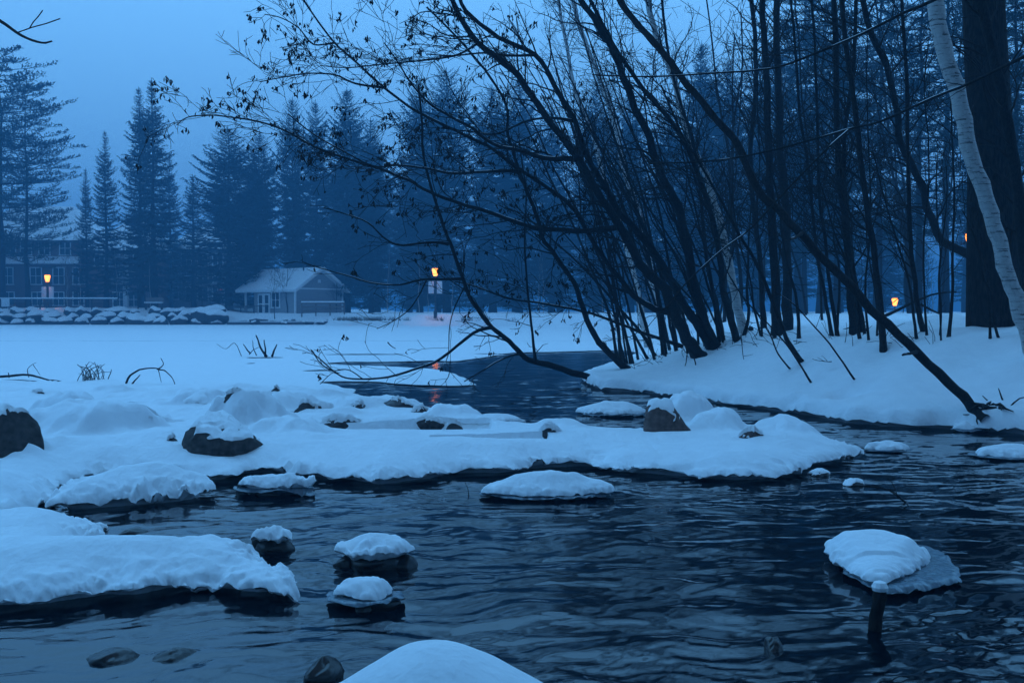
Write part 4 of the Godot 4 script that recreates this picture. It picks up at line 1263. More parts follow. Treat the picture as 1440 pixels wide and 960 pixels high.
# ---------------------------------------------------------------- trees on the right bank
func foot(px: float, py: float) -> float:
	return -on_field(bank, px, py, 9.0, 34.0, 0.2).z
func build_bank_trees():
	rng.seed = 4242
	var al := {"seg": 0.1, "wander": 0.27, "bend": Vector3(-0.6, 0.3, 0), "den": 4.4, "rmin": 0.0042, "lean": Vector3(-0.3, 0.12, 0), "len": 1.5, "lev": 2, "from": 0.35, "catkins": 0.3}
	traced_tree("alder", "thickest leaning alder whose long limbs reach left over the water", "", [
		[[[985, 501], [967, 477], [953, 447], [943, 423], [930, 400], [913, 388], [897, 367], [880, 333], [862, 303], [843, 273], [813, 223], [767, 163], [733, 113], [717, 95], [673, 60], [645, 22], [630, -20]], 20, 8],
		[[[867, 320], [810, 325], [743, 318], [700, 302], [660, 290], [630, 280], [600, 268], [573, 253], [533, 237], [500, 227], [443, 207], [400, 183], [360, 170], [327, 165], [293, 162], [263, 165], [248, 176]], 8, 1.6],
		[[[950, 440], [920, 435], [893, 417], [873, 393], [847, 360], [823, 320], [803, 290], [770, 264], [733, 240], [693, 210], [660, 193], [617, 172], [580, 153], [540, 123], [500, 87], [470, 60], [440, 20], [420, -10]], 10, 2.5],
		[[[733, 240], [667, 242], [630, 243], [600, 237], [560, 232], [527, 234], [483, 213], [440, 188], [405, 160]], 5, 2],
		[[[817, 223], [767, 223], [733, 212], [693, 202], [663, 180], [633, 163], [607, 148], [580, 120], [563, 93], [540, 60]], 8, 2],
		[[[540, 123], [500, 118], [470, 105], [430, 103], [400, 108], [365, 115]], 4, 1.6],
		[[[470, 60], [440, 62], [420, 40], [395, 25], [372, 20]], 3, 1.5],
		[[[673, 60], [640, 78], [590, 85], [540, 90], [490, 95], [450, 92]], 4, 1.5]], foot(985, 501), 15.6, M.bark, al)
	var al2 := al.duplicate()
	al2.catkins = 0.05
	al2.den = 2.8
	traced_tree("alder", "tall dark alder leaning left just behind the thickest leaning one", "", [
		[[[1003, 491], [980, 453], [960, 423], [940, 390], [920, 355], [890, 318], [868, 296], [850, 260], [827, 223], [807, 170], [780, 120], [753, 77], [700, 52], [655, 15], [640, -20]], 16, 6],
		[[[807, 170], [770, 165], [735, 172], [700, 188], [660, 185], [620, 180]], 5, 2], [[[753, 77], [720, 78], [680, 74], [640, 78], [600, 76]], 5, 2]], foot(1003, 491), 16.5, M.bark, al2)
	traced_tree("alder", "slim crooked alder rising from the low tip of the snowy bank", "", [
		[[[883, 519], [850, 490], [830, 460], [815, 420], [807, 397], [783, 363], [763, 333], [757, 307], [743, 273], [733, 247], [715, 190], [712, 150], [690, 110], [650, 60], [600, 10]], 11, 3],
		[[[960, 487], [900, 466], [850, 447], [817, 437], [767, 427], [717, 420], [667, 402], [640, 396]], 6, 2]], foot(883, 519), 16.5, M.bark, al)
	var fa := al.duplicate()
	fa.catkins = 0.12; fa.den = 2.6; fa.from = 0.3; fa.len = 1.1; fa.sink = false; fa.bend = Vector3(-0.5, -0.1, 0)
	traced_tree("fallen_alder", "half fallen alder bending low from the bank tip across the water", "", [
		[[[838, 533], [828, 530], [780, 516], [745, 505], [733, 497], [710, 475], [692, 460], [665, 425], [650, 390], [635, 345], [628, 330], [610, 275], [595, 220], [593, 170], [588, 120]], 12, 3],
		[[[692, 460], [665, 468], [620, 504], [580, 520], [545, 530], [510, 533], [480, 529], [450, 505], [437, 493]], 6, 1.6],
		[[[733, 497], [710, 503], [680, 520], [653, 536]], 4, 2], [[[650, 392], [593, 393], [563, 400], [523, 398], [490, 388], [450, 377], [425, 368]], 4, 1.5],
		[[[630, 343], [607, 340], [567, 345], [543, 337], [517, 313], [483, 300], [455, 292]], 5, 1.5], [[[753, 508], [747, 453], [740, 387], [738, 320], [740, 270], [730, 200]], 5, 2],
		[[[655, 400], [640, 430], [632, 460], [630, 500], [618, 520]], 2.5, 1.2], [[[600, 393], [580, 430], [555, 450], [530, 462]], 2.5, 1.2], [[[510, 533], [490, 520], [470, 522], [450, 540]], 2, 1.2]], 17.6, 16.2, M.bark, fa)
	var up := {"seg": 0.12, "wander": 0.25, "bend": Vector3(-0.25, 0.3, 0), "den": 4.0, "rmin": 0.0042, "lean": Vector3(-0.15, 0.15, 0), "len": 1.9, "lev": 2, "from": 0.25}
	for e in [
		["bare_tree", "dark leaning tree between the two thick alders and the birches", [[[1008, 489], [993, 460], [980, 413], [970, 373], [957, 300], [937, 260], [923, 227], [910, 187], [893, 150], [873, 100], [860, 67], [840, 33], [817, 0], [800, -30]], 18, 9], M.bark, -1.5],
		["bare_tree", "thin upright tree just right of the leaning alders", [[[1017, 477], [1010, 440], [997, 380], [990, 330], [985, 270], [975, 200], [950, 120], [935, 40], [930, -20]], 8, 4], M.bark, -0.5],
		["bare_tree", "medium leaning tree beside the pale birch trunk", [[[1038, 479], [1027, 447], [1017, 407], [1010, 347], [997, 290], [967, 207], [940, 167], [905, 125], [863, 63], [830, 0]], 12, 6], M.bark, -1.0],
		["birch_tree", "pale birch leaning left between the dark trunks on the bank", [[[1047, 470], [1037, 430], [1027, 380], [1017, 325], [993, 247], [973, 203], [960, 160], [947, 110], [923, 50], [908, -10]], 15, 9], M.birch, 0.5],
		["birch_tree", "slim pale birch behind the thick leaning alders, left one", [[[935, 478], [918, 400], [903, 313], [880, 247], [863, 167], [843, 110], [817, 43], [803, -10]], 12, 7], M.birch, 0.5],
		["birch_tree", "thin mottled birch behind the thick leaning alders, crossing tall dark alder", [[[910, 480], [885, 360], [847, 240], [833, 187], [810, 133], [797, 67], [785, 0]], 10, 5], M.birch, 0.5],
		["bare_tree", "straight grey trunk, left one of the upright pair on the bank", [[[1092, 471], [1090, 380], [1083, 280], [1081, 200], [1077, 100], [1072, 0], [1070, -30]], 16, 9], M.bark, 0.3],
		["bare_tree", "straight grey trunk, right one of the upright pair on the bank", [[[1107, 464], [1107, 380], [1105, 300], [1097, 187], [1093, 67], [1094, -20]], 17, 10], M.bark, 0.3],
		["bare_tree", "thin upright trunk pressed against the upright pair", [[[1074, 463], [1070, 380], [1063, 313], [1055, 230], [1062, 140], [1063, 67], [1056, -10]], 9, 7], M.bark, 0.0],
		["bare_tree", "left stem of the slender double stem behind the leaning log", [[[1170, 472], [1160, 413], [1150, 363], [1143, 300], [1138, 240], [1125, 160], [1118, 60], [1110, -20]], 6, 4], M.bark, 0.0],
		["bare_tree", "right stem of the slender double stem behind the leaning log", [[[1178, 472], [1167, 400], [1160, 330], [1153, 280], [1150, 180], [1146, 60], [1140, -20]], 6.5, 4], M.bark, 0.0],
		["bare_tree", "stout dark trunk on the crest between double stem and leaning log", [[[1203, 471], [1198, 430], [1193, 363], [1188, 300], [1180, 233], [1177, 133], [1173, 0], [1172, -20]], 16, 8], M.bark, 0.3],
		["bare_tree", "thinner dark trunk leaning on the stout one at the crest", [[[1214, 467], [1206, 420], [1196, 350], [1190, 280], [1188, 200], [1200, 100], [1205, -10]], 11, 6], M.bark, 0.3],
		["bare_tree", "smooth trunk standing in front on the snowy slope behind the leaning log", [[[1243, 496], [1236, 406], [1229, 353], [1222, 305], [1210, 213], [1200, 133], [1190, 67], [1183, -10]], 11, 8], M.bark, 0.0],
		["bare_tree", "slim forked trunk on the crest left of the thick pine", [[[1301, 467], [1293, 442], [1285, 381], [1280, 325], [1277, 200], [1275, 100], [1268, 0], [1265, -20]], 10, 5], M.bark, 0.0],
		["bare_tree", "crooked trunk bowing left from behind the thick pine", [[[1400, 372], [1363, 358], [1324, 335], [1307, 300], [1297, 260], [1267, 200], [1263, 160], [1247, 93], [1223, 43], [1213, -10]], 15, 9], M.bark, -1.0],
		["bare_tree", "thin dark sapling curving left low on the snowy slope", [[[1129, 510], [1107, 477], [1093, 440], [1073, 390], [1060, 363], [1040, 330], [1013, 280], [985, 230], [960, 190], [930, 120]], 8, 3], M.bark, -1.0],
		["sapling", "bent twig-thin sapling at the hollow in the bank's edge", [[[1143, 541], [1113, 493], [1090, 465], [1047, 420], [1020, 375], [1000, 320]], 3.4, 1.6], M.bark, -0.5],
		["sapling", "straight twig-thin sapling slanting left on the middle of the slope", [[[1203, 535], [1167, 483], [1140, 453], [1117, 428], [1090, 410]], 3.4, 1.6], M.bark, -0.5],
		["sapling", "short twig-thin sapling left of the hollow in the bank", [[[1113, 520], [1095, 498], [1083, 470], [1060, 430], [1050, 380]], 3.2, 1.6], M.bark, -0.5],
		["bare_tree", "grey trunk leaning left in front of the thick pine's right side", [[[1450, 470], [1444, 400], [1437, 320], [1427, 233], [1413, 150], [1400, 83], [1380, 0], [1372, -30]], 20, 17], M.bark, -0.5]]:
		var at0: Array = e[2][0][0]
		var d0 := foot(at0[0], at0[1]) if at0[1] > 440 else 20.0
		if at0[0] > 1395: d0 = 12.6 if at0[0] > 1440 else 18.0
		traced_tree(e[0], e[1], "", [e[2]], d0, d0 + e[4], e[3], up if e[0] != "sapling" else {"seg": 0.13, "wander": 0.15, "bend": Vector3(-0.2, 0.3, 0), "den": 1.6, "rmin": 0.004, "lean": Vector3(-0.1, 0.1, 0), "len": 0.6, "lev": 1, "from": 0.3, "cat": "sapling"})
	# the thick pine and the big birch at the right edge
	var big := up.duplicate()
	big.den = 0.3; big.from = 0.6; big.snow = false; big.sink = true
	var tp := at(1404, 459, 14.7)
	var thick := conifer(135, 25.0, 4.9, "pine", 1.6, 0.27, 0.0158)
	thick.position = Vector3(tp.x, tp.y - 0.25, tp.z)
	thick.rotation.z = deg_to_rad(2.6)
	thick.set_meta("label", "thick furrowed pine trunk standing on the crest of the bank")
	rng.seed = 4343
	var bb := up.duplicate()
	bb.den = 0.9; bb.from = 0.2; bb.snow = false; bb.len = 0.8
	traced_tree("birch_tree", "big white birch leaning left in front of the thick pine", "", [[[[1456, 500], [1438, 445], [1420, 389], [1402, 325], [1385, 275], [1363, 200], [1347, 140], [1327, 67], [1312, 0], [1300, -60]], 24, 27]], 11.6, 11.4, M.birch, bb)
	# the dead log leaning out of the water's edge, with its root
	var lg := up.duplicate()
	lg.den = 0.5; lg.from = 0.5; lg.len = 0.9; lg.sink = false; lg.cat = "log"
	traced_tree("leaning_log", "long dead birch log leaning left from the water's edge across the bank", "", [[[[1388, 592], [1374, 580], [1346, 548], [1293, 498], [1236, 445], [1200, 403], [1165, 371], [1126, 328], [1101, 300], [1067, 267], [1037, 203], [1007, 167], [967, 120], [937, 80], [913, 53], [890, 27], [865, -10]], 17, 10],
		[[[1290, 495], [1277, 497], [1270, 499]], 6, 4], [[[1128, 328], [1118, 334], [1112, 336]], 6, 4]], 10.6, 12.7, M.bark, lg)
	var rp := at(1405, 585, 10.75)
	var rw := MB.new()
	for i in 34:
		var a := rng.randf_range(-0.3, PI + 0.3)
		var p := Vector3(rng.randf_range(-0.12, 0.2), rng.randf_range(-0.02, 0.12), rng.randf_range(-0.1, 0.1))
		var pts := PackedVector3Array([p])
		var dr := Vector3(cos(a), sin(a) * 0.5 - 0.1, rng.randf_range(-0.5, 0.6)).normalized()
		for s in 5:
			dr = (dr + Vector3(rng.randf_range(-0.5, 0.5), rng.randf_range(-0.5, 0.3), rng.randf_range(-0.5, 0.5))).normalized()
			pts.append(pts[s] + dr * rng.randf_range(0.04, 0.085))
		rw.tube(pts, taper(6, rng.randf_range(0.016, 0.04), 0.005), 5)
	one("root_mass", rw.mesh(), M.bark, "tangled dark roots at the foot of the leaning log", "roots", rp)
	# long thin boughs that reach in from trees outside the right edge
	var bo := up.duplicate()
	bo.den = 1.6; bo.from = 0.1; bo.len = 0.9; bo.sink = false; bo.cat = "branch"; bo.bend = Vector3(-0.3, 0.05, 0)
	traced_tree("long_branch", "long level branch crossing the big birch from the right, lower one", "", [[[[1560, 20], [1440, 80], [1363, 117], [1313, 138], [1240, 170], [1193, 182], [1080, 213], [1000, 226], [913, 230]], 6.5, 2.5], [[[1195, 182], [1170, 203], [1113, 260], [1057, 320], [1013, 353], [963, 400], [937, 433]], 4, 2]], 10.2, 11.8, M.bark, bo)
	traced_tree("long_branch", "long level branch passing before the upright pair, upper one", "", [[[[1420, -60], [1313, 0], [1260, 23], [1197, 55], [1113, 88], [1073, 98], [1013, 102], [913, 108], [833, 105]], 6.5, 2.5]], 10.4, 12.0, M.bark, bo)
	# more thin stems that only their place tells apart
	var sp := {"seg": 0.2, "wander": 0.12, "bend": Vector3(-0.25, 0.4, 0), "den": 1.9, "rmin": 0.0042, "lean": Vector3(-0.15, 0.2, 0), "len": 1.1, "lev": 2, "from": 0.2, "cat": "sapling"}
	for i in 50:
		var px := rng.randf_range(870, 1050) if i < 34 else rng.randf_range(1050, 1400)
		if absf(px - 1262.0) < 16.0 or absf(px - 1368.0) < 14.0: px += 34.0
		var crest := 512.0 - clampf((px - 870.0) / 180.0, 0, 1) * 38.0
		var py := crest + rng.randf_range(-4, 8)
		var lean := (rng.randf_range(60, 200) if px < 1040 else rng.randf_range(-20, 70))
		var hgt := rng.randf_range(180, 480)
		var path := []
		for s in 7:
			var q := s / 6.0
			path.append([px - lean * pow(q, 1.3) + rng.randf_range(-4, 4), py - hgt * q])
		var d := foot(px, py)
		traced_tree("thin_sapling", "thin bare dark stem growing from the snowy bank" if px < 1050 else "thin bare stem between the bigger trunks on the crest", "thin stems on the snowy bank" if px < 1050 else "thin stems on the crest", [[path, rng.randf_range(3.0, 6.5), 1.8]], d, d + rng.randf_range(-1.5, 0.5), M.bark, sp)
	# thin trees standing further back between bank and far shore
	for i in 12:
		var px := rng.randf_range(930, 1440)
		var d := rng.randf_range(22, 42)
		var hgt := rng.randf_range(330, 560)
		var path := []
		var lean := rng.randf_range(-40, 110)
		for s in 7:
			var q := s / 6.0
			path.append([px - lean * pow(q, 1.2) + rng.randf_range(-5, 5), 466.0 - hgt * q])
		traced_tree("thin_tree", "slender bare tree standing back among the pines", "slender trees back among the pines", [[path, rng.randf_range(3.5, 7.5), 2.0]], d, d, M.bark, {"seg": 0.35, "wander": 0.12, "bend": Vector3(-0.1, 0.3, 0), "den": 1.6, "rmin": 0.008, "lean": Vector3(0, 0.2, 0), "len": 1.8, "lev": 2, "from": 0.25, "snow": false})
	var stp := on_field(bank, 1056, 476, 9, 30, 0.05)
	var stm := MB.new()
	stm.lathe(Vector3.ZERO, [Vector2(0.075, -0.2), Vector2(0.06, 0.1), Vector2(0.055, 0.2), Vector2(0.03, 0.24), Vector2(0, 0.2)], 9)
	stm.lathe(Vector3(-0.1, -0.05, 0.03), [Vector2(0.05, -0.2), Vector2(0.04, 0.15), Vector2(0, 0.16)], 8)
	one("broken_stump", stm.mesh(), M.bark, "short broken stump beside the pale birch on the bank", "stump", stp)
	# a twig of a tree that stands just outside the left edge
	var lt := up.duplicate()
	lt.den = 1.2; lt.lev = 1; lt.len = 0.5; lt.snow = false; lt.from = 0.3
	traced_tree("bare_tree", "bare tree with one thin drooping twig hanging before open sky", "", [[[[-420, 720], [-410, 500], [-390, 250], [-370, 0], [-350, -300]], 60, 30], [[[-372, 0], [-250, -40], [-120, -30], [-40, 5], [0, 30], [30, 50], [58, 60], [72, 58]], 10, 1.6]], 7.2, 7.2, M.bark, lt)

# ---------------------------------------------------------------- rocks and ice in the stream
func pad(called: String, label: String, cat: String, x0: float, x1: float, ytop: float, ybase: float, aspect: float, sd: int, lift: float, ice_out: float, stone: Array = []) -> Node3D:
	var c := gp((x0 + x1) * 0.5, ybase, 0.02 + lift)
	var rx := (x1 - x0) * 0.5 * -c.z / F
	var rz := rx * aspect
	var D := -c.z + rz
	var ctr := Vector3(c.x * D / -c.z, 0, -D)
	var hgt := maxf(H - (ytop - HZ) * D / F, 0.05)
	var t := thing(called, label, cat, ctr)
	var r := RandomNumberGenerator.new()
	r.seed = sd
	var ns := FastNoiseLite.new()
	ns.seed = sd; ns.frequency = 0.8
	for pass_ in 2:
		if pass_ == 1 and ice_out <= 0.0: break
		var pl := PackedVector2Array()
		for i in 44:
			var a := TAU * i / 44.0
			var g := 1.0 + 0.22 * ns.get_noise_2d(cos(a) * 1.3 + pass_ * 9.0, sin(a) * 1.3) + (0.05 * ns.get_noise_2d(cos(a) * 7.0, sin(a) * 7.0))
			pl.append(Vector2(cos(a) * (rx * g + pass_ * ice_out), sin(a) * (rz * g + pass_ * ice_out)))
		var f := Field.new(pl, 0.012, 0.012, 9.0, sd + 5)
		if pass_ == 0:
			var e := lift + 0.028
			f.dome(r.randf_range(-0.2, 0.2) * rx, 0.0, rx * 0.75, rz * 0.8, maxf(hgt - e - 0.045, 0.02), 2.4)
			for k in f.h.size(): f.h[k] += 0.012 * ns.get_noise_2d((f.x0 + (k % f.nx) * f.cx) * 4.0, (f.z0 + (k / f.nx) * f.cz) * 4.0)
			part("snow", f.mesh(e, 0.05, 0.09, 0.05, sd, 0.3, e * 0.5 if lift > 0.02 else -0.05), M.snow, t)
		else:
			part("ice", f.mesh(lift * 0.6 + 0.014, 0.012, 0.02, 0.03, sd + 2, 0.5, -0.03), M.ice, t)
	for s in stone:
		var ms := rock_meshes(sd + int(s[0] * 10) + 50, Vector3(rx * s[2], s[3], rz * s[4]), 26, 9.0, 0.0)
		part("stone", ms[0], M.wet_rock, t, Vector3(rx * s[0], 0.0, rz * s[1]))
	return t
func build_stream_rocks():
	pad("snow_island", "long snow pillow floating alone in open water before the spit", "snow", 671, 861, 664, 699, 0.5, 61, 0.012, 0.02)
	pad("capped_stone", "round snow capped stone, upper one of the two midstream", "rock", 470, 584, 752, 786, 0.75, 62, 0.045, 0.0, [[0.0, 0.0, 0.85, 0.09, 0.85], [-0.75, 0.3, 0.3, 0.05, 0.3], [0.8, 0.2, 0.35, 0.06, 0.4]])
	pad("capped_stone", "small snow capped stone with ice fringe, lower one of the two midstream", "rock", 470, 558, 815, 842, 0.7, 63, 0.03, 0.035, [[0.2, 0.1, 0.85, 0.07, 0.8], [0.0, 1.1, 0.3, 0.04, 0.3]])
	pad("capped_stone", "small snow capped stone off the tip of the low snow shelf", "rock", 350, 412, 737, 763, 0.7, 64, 0.04, 0.0, [[0.1, 0.1, 0.9, 0.08, 0.85], [-0.5, -0.8, 0.6, 0.1, 0.3]])
	pad("capped_stone", "flat ice and snow slab resting on two dark stones", "rock", 331, 446, 660, 686, 0.35, 65, 0.045, 0.01, [[-0.85, 0.0, 0.16, 0.1, 0.5], [-0.15, 0.0, 0.4, 0.08, 0.6]])
	pad("snow_island", "snow pillow on ice in the channel before the snowy bank", "snow", 813, 911, 565, 583, 0.6, 66, 0.012, 0.03)
	pad("ice_floe", "flat thin floe in the channel right of the spit's tip", "ice", 1218, 1278, 626, 634, 0.6, 67, 0.0, 0.02)
	pad("ice_floe", "flat snowy floe below the roots of the leaning log", "ice", 1372, 1470, 626, 644, 0.6, 68, 0.0, 0.04)
	pad("ice_floe", "flat ice ledge clinging to the back of the spit", "ice", 655, 738, 584, 596, 0.6, 69, 0.0, 0.04)
	pad("ice_floe", "small white ice lumps by the roots of the leaning log", "ice", 1340, 1386, 586, 604, 0.7, 70, 0.01, 0.03)
	# the snow covered ice cake with the post before it
	var cake := thing("ice_cake", "snow covered ice cake with a bare icy right side behind the stick", "ice", Vector3.ZERO)
	var sf := Field.new(outline([[1158, 770], [1180, 762], [1215, 758], [1260, 762], [1300, 778], [1312, 787], [1280, 808], [1243, 822], [1212, 814], [1190, 800], [1168, 788]], 0.05), 0.01, 0.014, 9.0, 71)
	for b in [[1230, 782, 0.22, 0.16, 0.06, 2.4], [1200, 778, 0.14, 0.12, 0.04, 2.4]]:
		var p := gp(b[0], b[1], 0.05)
		sf.dome(p.x, p.z, b[2], b[3], b[4], b[5])
	part("snow", sf.mesh(0.05, 0.035, 0.05, 0.03, 72, 0.25, 0.03), M.snow, cake)
	var cf := Field.new(outline([[1168, 772], [1215, 762], [1290, 768], [1325, 776], [1338, 790], [1350, 806], [1352, 818], [1310, 826], [1275, 833], [1245, 834], [1215, 822], [1190, 806]], 0.02), 0.012, 0.012, 8.0, 73)
	part("ice", cf.mesh(0.02, 0.022, 0.05, 0.03, 74, 0.4, -0.04), M.ice, cake)
	var sb := gp(1233, 884, 0.0)
	var stt := thing("broken_stick", "dark broken stick standing in the water before the ice cake", "stick", sb)
	var sm := MB.new()
	var top := (at(1238, 826, -sb.z).y)
	sm.tube(PackedVector3Array([Vector3(-0.02, -0.25, 0), Vector3(-0.004, 0.05, 0), Vector3(0.006, top * 0.55, 0), Vector3(0.012, top * 0.82, 0), Vector3(0.016, top, 0)]), PackedFloat32Array([0.03, 0.027, 0.026, 0.03, 0.018]), 9)
	part("stem", sm.mesh(), M.bark, stt)
	var sc := MB.new()
	sc.lathe(Vector3(0.012, top * 0.93, 0), [Vector2(0.03, 0.0), Vector2(0.034, 0.015), Vector2(0.024, 0.034), Vector2(0.0, 0.042)], 10)
	part("snow_cap", sc.mesh(), M.snow, stt)
	# bare stones in the field: label, px of the foot, half width px, height m, depth ratio, seed, material, cap threshold, turn
	for b in [
		["big dark boulder with a thick snow cap in the middle of the snow field", 318, 638, 66, 0.4, 0.8, 401, M.rock, 0.86, 0.3],
		["large grey boulder with a bare steep face beside the broad snow mound", 5, 645, 62, 0.42, 0.8, 402, M.rock, 0.9, 0.0],
		["small speckled boulder at the back of the snow field under snow", 280, 570, 34, 0.24, 0.7, 403, M.rock, 0.7, 0.5],
		["dark stone corner showing at the right end of a snow mound", 432, 581, 18, 0.16, 0.8, 404, M.rock, 0.85, 0.2],
		["long dark slab of stone slanting out of the snow", 556, 575, 27, 0.17, 0.4, 405, M.wet_rock, 0.95, -0.4],
		["low dark stone poking through snow near the slanting slab", 505, 577, 16, 0.15, 0.7, 406, M.wet_rock, 0.85, 0.1],
		["flat dark stone under a snow brim at the back of the spit", 478, 598, 28, 0.11, 0.4, 407, M.rock, 0.75, 0.1],
		["flat stone ledge under snow beside the slot in the spit", 600, 598, 24, 0.12, 0.4, 408, M.rock, 0.75, -0.2],
		["rust coloured boulder under thick snow at the spit's back edge", 938, 609, 34, 0.36, 1.0, 409, M.red_rock, 0.8, 0.1],
		["small rust coloured stone between snow mounds near the spit's tip", 1056, 621, 25, 0.16, 0.7, 410, M.red_rock, 0.85, 0.4],
		["tiny pointed stone at the back of the snow field", 388, 553, 9, 0.13, 0.6, 411, M.rock, 0.9, 0.0],
		["small dark hole edged stone beside the big dark boulder", 240, 624, 13, 0.06, 0.7, 412, M.wet_rock, 0.95, 0.0],
		["half buried stone lip under the left snow mound", 208, 598, 10, 0.1, 0.7, 413, M.wet_rock, 0.95, 0.0],
		["brown stone edge peeping from snow behind the speckled boulder", 330, 560, 14, 0.13, 0.6, 415, M.rock, 0.8, 0.3],
		["low dark stone between the slanting slab and the open water", 590, 583, 15, 0.12, 0.5, 416, M.wet_rock, 0.85, 0.2],
		["thin dark stone rim in the middle of the snow field", 455, 577, 17, 0.12, 0.5, 417, M.rock, 0.75, -0.3],
		["dark stone lip facing the slot in the spit", 640, 606, 14, 0.1, 0.5, 418, M.rock, 0.8, 0.2],
		["grey stone shoulder under the snow at the spit's narrow part", 775, 612, 16, 0.11, 0.6, 419, M.rock, 0.7, 0.1],
		["low stone bump showing behind the left snow mound", 52, 557, 14, 0.09, 0.5, 414, M.wet_rock, 0.95, 0.0]]:
		var c := on_field(land, b[1], b[2] - 3, 6.0, 20.0, 0.105)
		var rx: float = b[3] * -c.z / F
		var rz: float = rx * b[5]
		var k := (-c.z + rz * 0.75) / -c.z
		boulder(b[0], Vector3(c.x * k, c.y - b[4] * (0.12 if b[6] == 402 else 0.25 if b[6] in [401, 409] else 0.5), c.z * k), Vector3(rx * 1.12, b[4] * 0.95, rz * 1.1), b[6], b[7], b[8], 0.045, b[9])
	# wet stones that break the surface
	for b in [["wet dark stone off the low snow shelf, larger one", 183, 752, 22, 0.05, 421], ["wet stone with a snow dusting by the low snow shelf", 130, 750, 22, 0.05, 422], ["black wet stone beside the smooth snow mound on the near bank", 452, 956, 36, 0.075, 423],
		["small grey stone breaking open water before the broken stick", 1090, 912, 22, 0.05, 424], ["broad flat stone awash in the shallows off the low snow shelf", 150, 930, 46, 0.035, 425], ["narrower flat stone awash beside the broad flat one", 245, 925, 40, 0.03, 426],
		["icy dark stone off the spit's tip, nearer the snow", 1155, 668, 20, 0.05, 427], ["icy dark stone off the spit's tip, beside the drift branch", 1203, 684, 22, 0.05, 428], ["small wet stone in the riffle behind the spit", 600, 578, 9, 0.06, 429], ["black stone edge under the snow ledge", 250, 690, 34, 0.05, 430], ["black wet stone beneath the low snow shelf's front edge", 270, 806, 50, 0.04, 431]]:
		var c := gp(b[1], b[2], 0.0)
		var rx: float = b[3] * -c.z / F
		boulder(b[0], Vector3(c.x, -0.035 if b[5] in [425, 426] else -0.012, c.z - rx * 0.4), Vector3(rx, b[4] * (1.8 if b[5] in [425, 426] else 1.0), rx * 0.7), b[5], M.wet_rock, 0.75 if b[5] in [422, 427, 428] else 9.0, 0.014, 0.3 * (b[5] % 5))

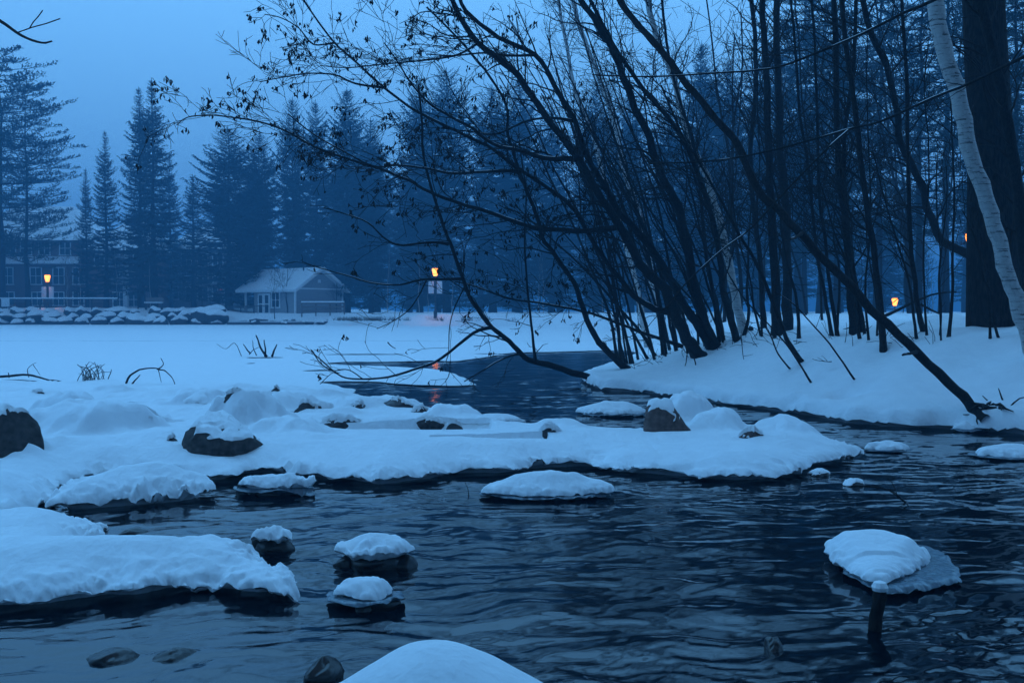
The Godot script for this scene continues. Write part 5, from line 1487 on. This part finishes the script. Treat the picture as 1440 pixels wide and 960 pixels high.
# ---------------------------------------------------------------- twigs and brush lying on snow and ice
func stick(called: String, label: String, cat: String, paths: Array, D: float, group := ""):
	var base := at(paths[0][0][0], paths[0][0][1], D)
	var t := thing(called, label, cat, base, group)
	for i in paths.size():
		var w: float = paths[i][paths[i].size() - 1]
		var a: Array = paths[i].slice(0, paths[i].size() - 1)
		var pts := smooth_path(a, D, D + rng.randf_range(-0.15, 0.15))
		for q in pts.size(): pts[q] += Vector3(nz.get_noise_3dv(pts[q] * 60.0), nz.get_noise_3dv(pts[q] * 60.0 + Vector3(50, 0, 0)), 0) * 0.02 - base
		var mb := MB.new()
		mb.tube(pts, taper(pts.size(), w * 0.5 * D / F, w * 0.2 * D / F), 6)
		part("stem" if i == 0 else "twig", mb.mesh(), M.bark, t)
func build_litter():
	rng.seed = 99
	stick("fallen_branch", "dark fallen branches lying flat on the snow beside the brush tangle", "branch", [[[-60, 530], [0, 529], [40, 527], [60, 532], [90, 537], 4.5], [[-60, 536], [0, 534], [45, 536], [70, 538], 3.5], [[40, 530], [38, 518], [50, 510], 1.4], [[12, 530], [12, 524], 2.5], [[46, 513], [56, 527], 1.0]], 17.6)
	var brush := [[[105, 541], [118, 534], [128, 528], 2.4]]
	for i in 26:
		var x := rng.randf_range(115, 150)
		brush.append([[x, 544 - rng.randf() * 4], [x + rng.randf_range(-9, 9), rng.randf_range(522, 536)], [x + rng.randf_range(-14, 14), rng.randf_range(508, 528)], rng.randf_range(1.0, 2.2)])
	stick("brush_tangle", "tangled dark brush sticking up from the snow's back edge", "brush", brush, 16.4)
	stick("arched_branch", "arched thin branch standing in the snow beside the brush tangle", "branch", [[[174, 546], [182, 528], [196, 519], [214, 518], [226, 520], 3.6], [[183, 542], [190, 534], [197, 527], 3.0], [[222, 520], [232, 521], [242, 532], [249, 550], 2.2], [[220, 520], [229, 512], [226, 503], 2.0], [[222, 521], [226, 538], 1.4]], 16.0)
	stick("twig_clump", "clump of bare twigs poking out of the pond ice", "twigs", [[[375, 502], [366, 488], [360, 471], 4.0], [[372, 502], [373, 490], [371, 478], 3.2], [[382, 502], [386, 491], [389, 484], 3.6], [[352, 497], [346, 490], [342, 484], 2.4], [[340, 503], [330, 482], [318, 490], [304, 484], 1.2], [[360, 500], [356, 488], [355, 478], 1.6], [[350, 498], [356, 492], [364, 488], 1.4]], 27.5)
	stick("ice_twig", "curved twig rising from the ice near the open water's edge", "twig", [[[480, 527], [462, 518], [450, 510], [440, 495], [436, 491], 2.6], [[452, 511], [448, 500], [452, 494], 1.4], [[430, 535], [426, 526], 1.2], [[434, 534], [428, 527], 1.0]], 20.0)
	stick("ice_twig", "thin forked twig lying on ice left of the lamp's reflection", "twig", [[[545, 481], [552, 488], [560, 492], 2.0], [[550, 492], [560, 491], 2.6], [[580, 494], [586, 491], 3.0]], 33.0)
	stick("water_twig", "thin bent twig sticking out of the water left of snow pillow", "twig", [[[660, 697], [657, 686], [652, 678], 1.8]], 7.0)
	stick("drift_branch", "dark drift branch with twigs in the water off the spit's tip", "branch", [[[1195, 683], [1230, 686], [1262, 694], [1285, 716], 3.0], [[1262, 694], [1256, 680], [1250, 672], 1.8], [[1250, 690], [1275, 708], [1268, 720], 2.0], [[1245, 735], [1262, 742], [1268, 752], 2.2], [[1262, 700], [1278, 712], 1.8]], 6.7)
	stick("bank_twig", "dead drooping twig with a hooked end on the bank under the alders", "twig", [[[975, 497], [981, 525], [986, 538], 2.6], [[986, 538], [982, 546], 2.2], [[966, 500], [962, 520], [958, 526], 1.8]], 16.4)
	stick("bank_twig", "fine pale twig hanging over the bank below the birch", "twig", [[[1042, 470], [1046, 505], [1056, 520], [1063, 530], 1.4], [[1046, 500], [1060, 498], 0.9], [[1048, 506], [1072, 514], 0.9]], 15.6)
	stick("bank_twig", "small fan of twigs lying on the snow slope", "twig", [[[1170, 508], [1158, 508], [1142, 504], 1.4], [[1160, 508], [1150, 502], 1.0], [[1164, 507], [1156, 500], 1.0]], 13.4)
	stick("bank_twig", "arched hair-thin twig at the low tip of the bank", "twig", [[[876, 541], [884, 532], [900, 530], [914, 533], 1.2]], 17.0)
	stick("bank_branch", "thin branch lying along the crest behind the double stem", "branch", [[[1130, 478], [1150, 474], [1175, 468], [1200, 458], [1220, 452], 3.0], [[1175, 468], [1165, 458], 1.4], [[1210, 455], [1225, 462], 1.4]], 17.0)
	stick("bank_branch", "snowy crossing branches behind the forked trunk on the crest", "branch", [[[1245, 444], [1275, 430], [1310, 415], [1345, 410], 5.0], [[1295, 428], [1320, 440], [1345, 450], 4.5], [[1310, 468], [1330, 458], [1350, 455], 3.5], [[1265, 418], [1250, 430], 1.6], [[1320, 440], [1330, 425], 1.6]], 19.0)
	stick("bank_twig", "upright fine twig between the leaning log and the slope's edge", "twig", [[[1118, 498], [1120, 485], [1121, 476], 1.4], [[1117, 480], [1128, 481], 1.6]], 15.4)
	# short dead twigs that stand and lie about the foot of the alders
	var bt := MB.new()
	for i in 130:
		var px := rng.randf_range(880, 1075) if i < 90 else rng.randf_range(1075, 1330)
		var py := 514.0 - clampf((px - 870.0) / 180.0, 0, 1) * 36.0 + rng.randf_range(-6, 12)
		var p := on_field(bank, px, py, 9.0, 34.0, 0.2)
		var pts := PackedVector3Array([p - Vector3(0, 0.06, 0)])
		var dr := Vector3(rng.randf_range(-1, 1), rng.randf_range(0.1, 1.1), rng.randf_range(-0.5, 0.5)).normalized()
		for q in 4:
			dr = (dr + Vector3(rng.randf_range(-0.35, 0.35), rng.randf_range(-0.4, 0.2), rng.randf_range(-0.35, 0.35))).normalized()
			pts.append(pts[q] + dr * rng.randf_range(0.05, 0.14))
		bt.tube(pts, taper(5, rng.randf_range(0.004, 0.009), 0.003), 4)
	var bo := part("dead_twigs", bt.mesh(), M.twig, self, Vector3.ZERO, true)
	bo.set_meta("label", "short dead twigs sticking out of snow round the alder feet"); bo.set_meta("category", "twigs")
